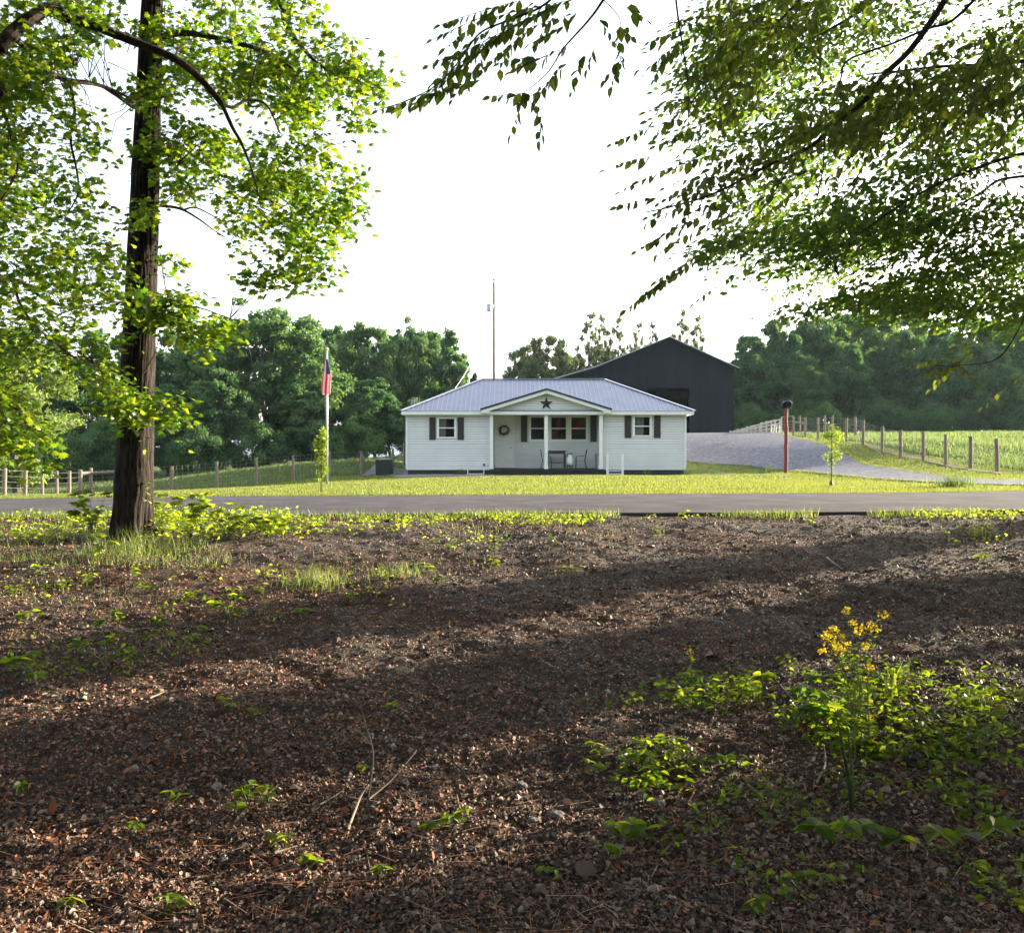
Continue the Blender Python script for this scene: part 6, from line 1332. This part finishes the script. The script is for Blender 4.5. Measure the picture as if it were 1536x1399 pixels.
# sword leaves (dark) in front of the flowering weed
sb = at(1278, 1222); sw = thing('sword_leaf_plant', 'dark upright sword-like leaves in front of the yellow flowers', 'plant', (sb[0], sb[1], gzs(*sb[:2])))
for tpx, tpy in ((1252, 1062), (1270, 1085), (1262, 1120)):
    m_ = MB(); tp = Vector(at_d(tpx, tpy, sb[1])); f0 = Vector((sb[0], sb[1], sw.location.z - .02)); sp = smooth_path([f0, f0.lerp(tp, .5) + Vector((.012, 0, 0)), tp], 6); wd = [.007 * (1 - (i / (len(sp) - 1)) ** 2.5) + .001 for i in range(len(sp))]
    vs = []; [vs.extend([p + Vector((-w_, 0, 0)), p + Vector((0, .006, 0)), p + Vector((w_, 0, 0))]) for p, w_ in zip(sp, wd)]; m_.add(vs, [(3 * i + k, 3 * i + k + 1, 3 * i + k + 4, 3 * i + k + 3) for i in range(len(sp) - 1) for k in (0, 1)]); m_.build('leaf', leafmat('sword_leaf', [(.02, .04, .015), (.03, .055, .02)], [(.05, .10, .02), (.06, .12, .02)], .25, gloss=.05), sw)
# dry leaf, bare twigs, sticks
M_stick = pbr('bleached_stick', [(.3, (.14, .11, .085)), (.7, (.28, .23, .19))], 9, .8)
M_darkstick = pbr('dark_twig', [(.05, .035, .03)], 9, .8)
def stick(pts, r, label, mat=M_stick, lift=.012, cat='stick', name='stick'):
    P = []
    for p in pts: c = at(p[0], p[1]); P.append((c[0], c[1], gzs(c[0], c[1]) + lift + (p[2] if len(p) > 2 else 0)))
    m_ = MB(); sp = smooth_path(P, 4); m_.tube(sp, [r * (1.1 - .7 * i / (len(sp) - 1)) for i in range(len(sp))], 6, rough=.08); o = m_.build(name, mat); tag(o, label, cat); return o
stick([(522, 1250), (540, 1220, .03), (552, 1205, .05)], .005, 'pale forked stick end poking from the litter at lower centre')
stick([(552, 1212, .02), (590, 1200, .05), (625, 1165, .10)], .0035, 'curved pale twig rising to the right at lower centre')
stick([(412, 1290), (446, 1270, .01)], .005, 'short straight pale stick on the dark litter at lower left')
stick([(480, 1216), (500, 1210), (512, 1200)], .004, 'small pale twig left of the forked stick')
stick([(845, 975), (858, 966, .02)], .004, 'tiny pale twig on the gravel near the centre')
stick([(1240, 838), (1247, 846, .03), (1264, 856, .01)], .012, 'bleached crooked stick on the gravel toward the road at right')
stick([(1228, 832), (1240, 834, .01)], .012, 'short bleached stick left of the crooked stick')
stick([(1262, 856), (1295, 860), (1330, 858)], .012, 'dark crooked stick beside the bleached one', M_darkstick)
stick([(1005, 857), (1030, 856)], .01, 'short dark stick lying on the sunlit gravel', M_darkstick)
stick([(1170, 1045, .02), (1200, 1075, .01)], .008, 'brown stick lying in the green cover', M_darkstick)
stick([(1225, 1180, .0), (1238, 1165, .02), (1236, 1140, .03)], .006, 'pale dead stick in the shade right of the sword leaves')
stick([(225, 1065), (250, 1058)], .005, 'thin pale stick on the sunlit litter at left')
c = at(545, 1235); m_ = MB(); z0 = gzs(c[0], c[1]); sp = smooth_path([at_d(553, 1195, c[1]), at_d(560, 1130, c[1] + .1), at_d(548, 1085, c[1] + .2), at_d(537, 1040, c[1] + .25)], 5); m_.tube(sp, [.004 - .0028 * i / (len(sp) - 1) for i in range(len(sp))], 5)
m_.tube([Vector((at_d(553, 1195, c[1])[0], c[1], z0 - .02)), Vector(at_d(553, 1195, c[1]))], .0042, 5)
for k, dx in ((6, -.05), (9, .05), (12, -.06)): a = sp[min(k, len(sp) - 1)]; m_.tube([a, a + Vector((dx, .02, .05)), a + Vector((dx * 1.8, .03, .12))], [.0015, .001, .0006], 4)
tag(m_.build('bare_twig', M_darkstick), 'thin leafless upright twig standing in the shadow at lower centre', 'twig')
c = at(268, 1010); m_ = MB(); f0 = Vector((c[0], c[1], gzs(c[0], c[1]))); m_.tube([f0, Vector(at_d(272, 950, c[1])), Vector(at_d(248, 890, c[1]))], [.006, .004, .002], 5); m_.tube([f0 + Vector((-.2, 0, 0)), Vector(at_d(205, 960, c[1])), Vector(at_d(235, 890, c[1]))], [.006, .004, .002], 5)
tag(m_.build('bare_twig', M_darkstick), 'pair of dark leafless stems standing among the weeds at left', 'twig')
c = at(1350, 1035); m_ = MB(); p = Vector((c[0], c[1], gzs(c[0], c[1]) + .03)); m_.add([p, p + Vector((.03, .01, .06)), p + Vector((.07, .0, .09)), p + Vector((.05, -.01, .03))], [(0, 1, 2), (0, 2, 3)]); m_.add([p - Vector((0, 0, .04)), p + Vector((.004, 0, 0)), p + Vector((0, .004, 0))], [(0, 1, 2)])
tag(m_.build('dry_leaf', pbr('bleached_leaf', [(.5, .45, .38)], 9, .7)), 'bleached dry leaf standing up beside the pale blades', 'leaf')
# rocks
def rock(px, py, r, label):
    c = at(px, py); z = gzs(c[0], c[1]); import bmesh
    bm = bmesh.new(); bmesh.ops.create_icosphere(bm, subdivisions=3, radius=r)
    for v in bm.verts: n_ = mnoise.noise(v.co * (1.6 / r) + Vector((px, py, 0))) + .5 * mnoise.noise(v.co * (4 / r) + Vector((px, 0, 3))); v.co *= 1 + .28 * n_; v.co.z *= .6
    me = bpy.data.meshes.new('rock'); bm.to_mesh(me); bm.free(); me.materials.append(M_rock); o = bpy.data.objects.new('rock', me); COL.objects.link(o); o.location = (c[0], c[1], z + r * .2); o.rotation_euler.z = px; tag(o, label, 'rock')
M_rock = pbr('grey_rock', [(.3, (.04, .04, .042)), (.6, (.10, .098, .10)), (.75, (.2, .19, .18))], 25, .85, bump=.6, bscale=80)
for px, py, r, lab in ((520, 934, .055, 'dark lump of rock at the edge of the shadow band, centre left'), (1077, 937, .045, 'small dark rock on the sunlit gravel right of centre'), (780, 1185, .035, 'stone in the dim lit patch at lower centre'), (835, 1225, .035, 'flat stone left of the shaded weed'), (985, 1210, .04, 'flat grey stone under the ground cover'), (335, 1285, .02, 'pale pebble at the lower left'), (800, 1240, .03, 'grey stone right of lower centre')): rock(px, py, r, lab)

# ------------------------------------------------------------------ saplings and small shrubs on the lawn
def sapling(px, py, d, hpx, prof, label, guard=False, n=260):
    x = PX(px, d); z = tz(x, d); top_ = PZ(hpx, d); t = thing('sapling', label, 'sapling', (x, d, z)); m_ = MB(); st_ = [(x, d, z - .05), (x + .01, d, (z + top_) / 2), (x + .0, d, top_ - .05)]; m_.tube(st_, [.016, .012, .004], 6)
    Q = []
    for a, b_, c_, r_ in prof:   # px, py centre, rx, ry
        k = int(n * c_ * r_ / 300); q = rng.normal(0, .5, (k, 3)); q = q / np.maximum(1, np.linalg.norm(q, axis=1, keepdims=True)); cc = at_d(a, b_, d); Q.append(cc + q * [c_ * d / F, c_ * d / F, r_ * d / F])
        m_.tube([(x, d, max(z + .3, cc[2] - .25)), tuple(cc)], [.007, .003], 4)
    m_.build('trunk', M_farbark, t); Q = np.concatenate(Q); V, Fl = stamp(*LEAF_KITE, Q, rotmats(len(Q), .9), rng.uniform(.04, .075, len(Q))); np_mesh('crown', V, Fl, M_bright, t)
    if guard: m_ = MB(); m_.lathe((x, d, z - .02), [(.04, 0), (.045, .1), (.04, .17), (.035, .17), (.035, .0)], 12); m_.build('trunk_guard', M_blackmetal, t)
    return t
sapling(481.5, 742, 21.8, 641, [(485, 655, 7, 16), (477, 668, 7, 16), (484, 675, 6, 14), (481, 690, 8, 10), (486, 702, 7, 12), (480, 712, 7, 9)], 'slender yellow-green sapling at the road edge in front of the flagpole', n=620)
sapling(1247, 730, 24.2, 636, [(1249, 648, 12, 12), (1240, 653, 9, 8), (1257, 656, 9, 9), (1248, 670, 8, 8), (1247, 684, 15, 9), (1257, 683, 9, 7), (1247, 696, 6, 7)], 'bright sapling with dark trunk guard between road and driveway', True, n=480)
def shrub(px, py, d, w_, h, label, n=160, mat=None, leaf=.06):
    x = PX(px, d); z = tz(x, d); t = thing('small_shrub', label, 'shrub', (x, d, z), 'small shrubs round the house'); m_ = MB()
    q = rng.normal(0, .5, (n, 3)); q /= np.maximum(1, np.linalg.norm(q, axis=1, keepdims=True)); q = q * [w_, w_, h * .5] + [x, d, z + h * .5]
    for k in range(7): m_.tube([(x, d, z), tuple(q[k])], .006, 4)
    m_.build('stem', M_farbark, t); V, Fl = stamp(*LEAF_KITE, q, rotmats(n, 1), leaf * rng.uniform(.6, 1.2, n)); np_mesh('leaves', V, Fl, mat or M_wood_leaf[0], t)
for px, py, d, w_, h, lab in ((692, 709, 45.9, .25, .3, 'sparse little shrub left of the white foundation vent'), (600, 706, 46.6, .3, .45, 'dark small shrub between the air conditioner and the house corner'), (970, 706, 45.8, .22, .38, 'small shrub before the foundation under the right window'), (1030, 705, 46, .25, .42, 'small shrub at the right front corner of the house'),
                              (1076, 709, 42, .33, .25, 'low bush on the lawn right of the house'), (1143, 709, 41, .25, .2, 'low bush left of the red bell post'), (1154, 702, 41, .18, .42, 'upright thin bush beside the low bush by the bell post'), (592, 710, 46.2, .35, .15, 'low dark plant on the gravel bed')): shrub(px, py, d, w_, h, lab)
# ivy-like vine by the right side of the barn foot
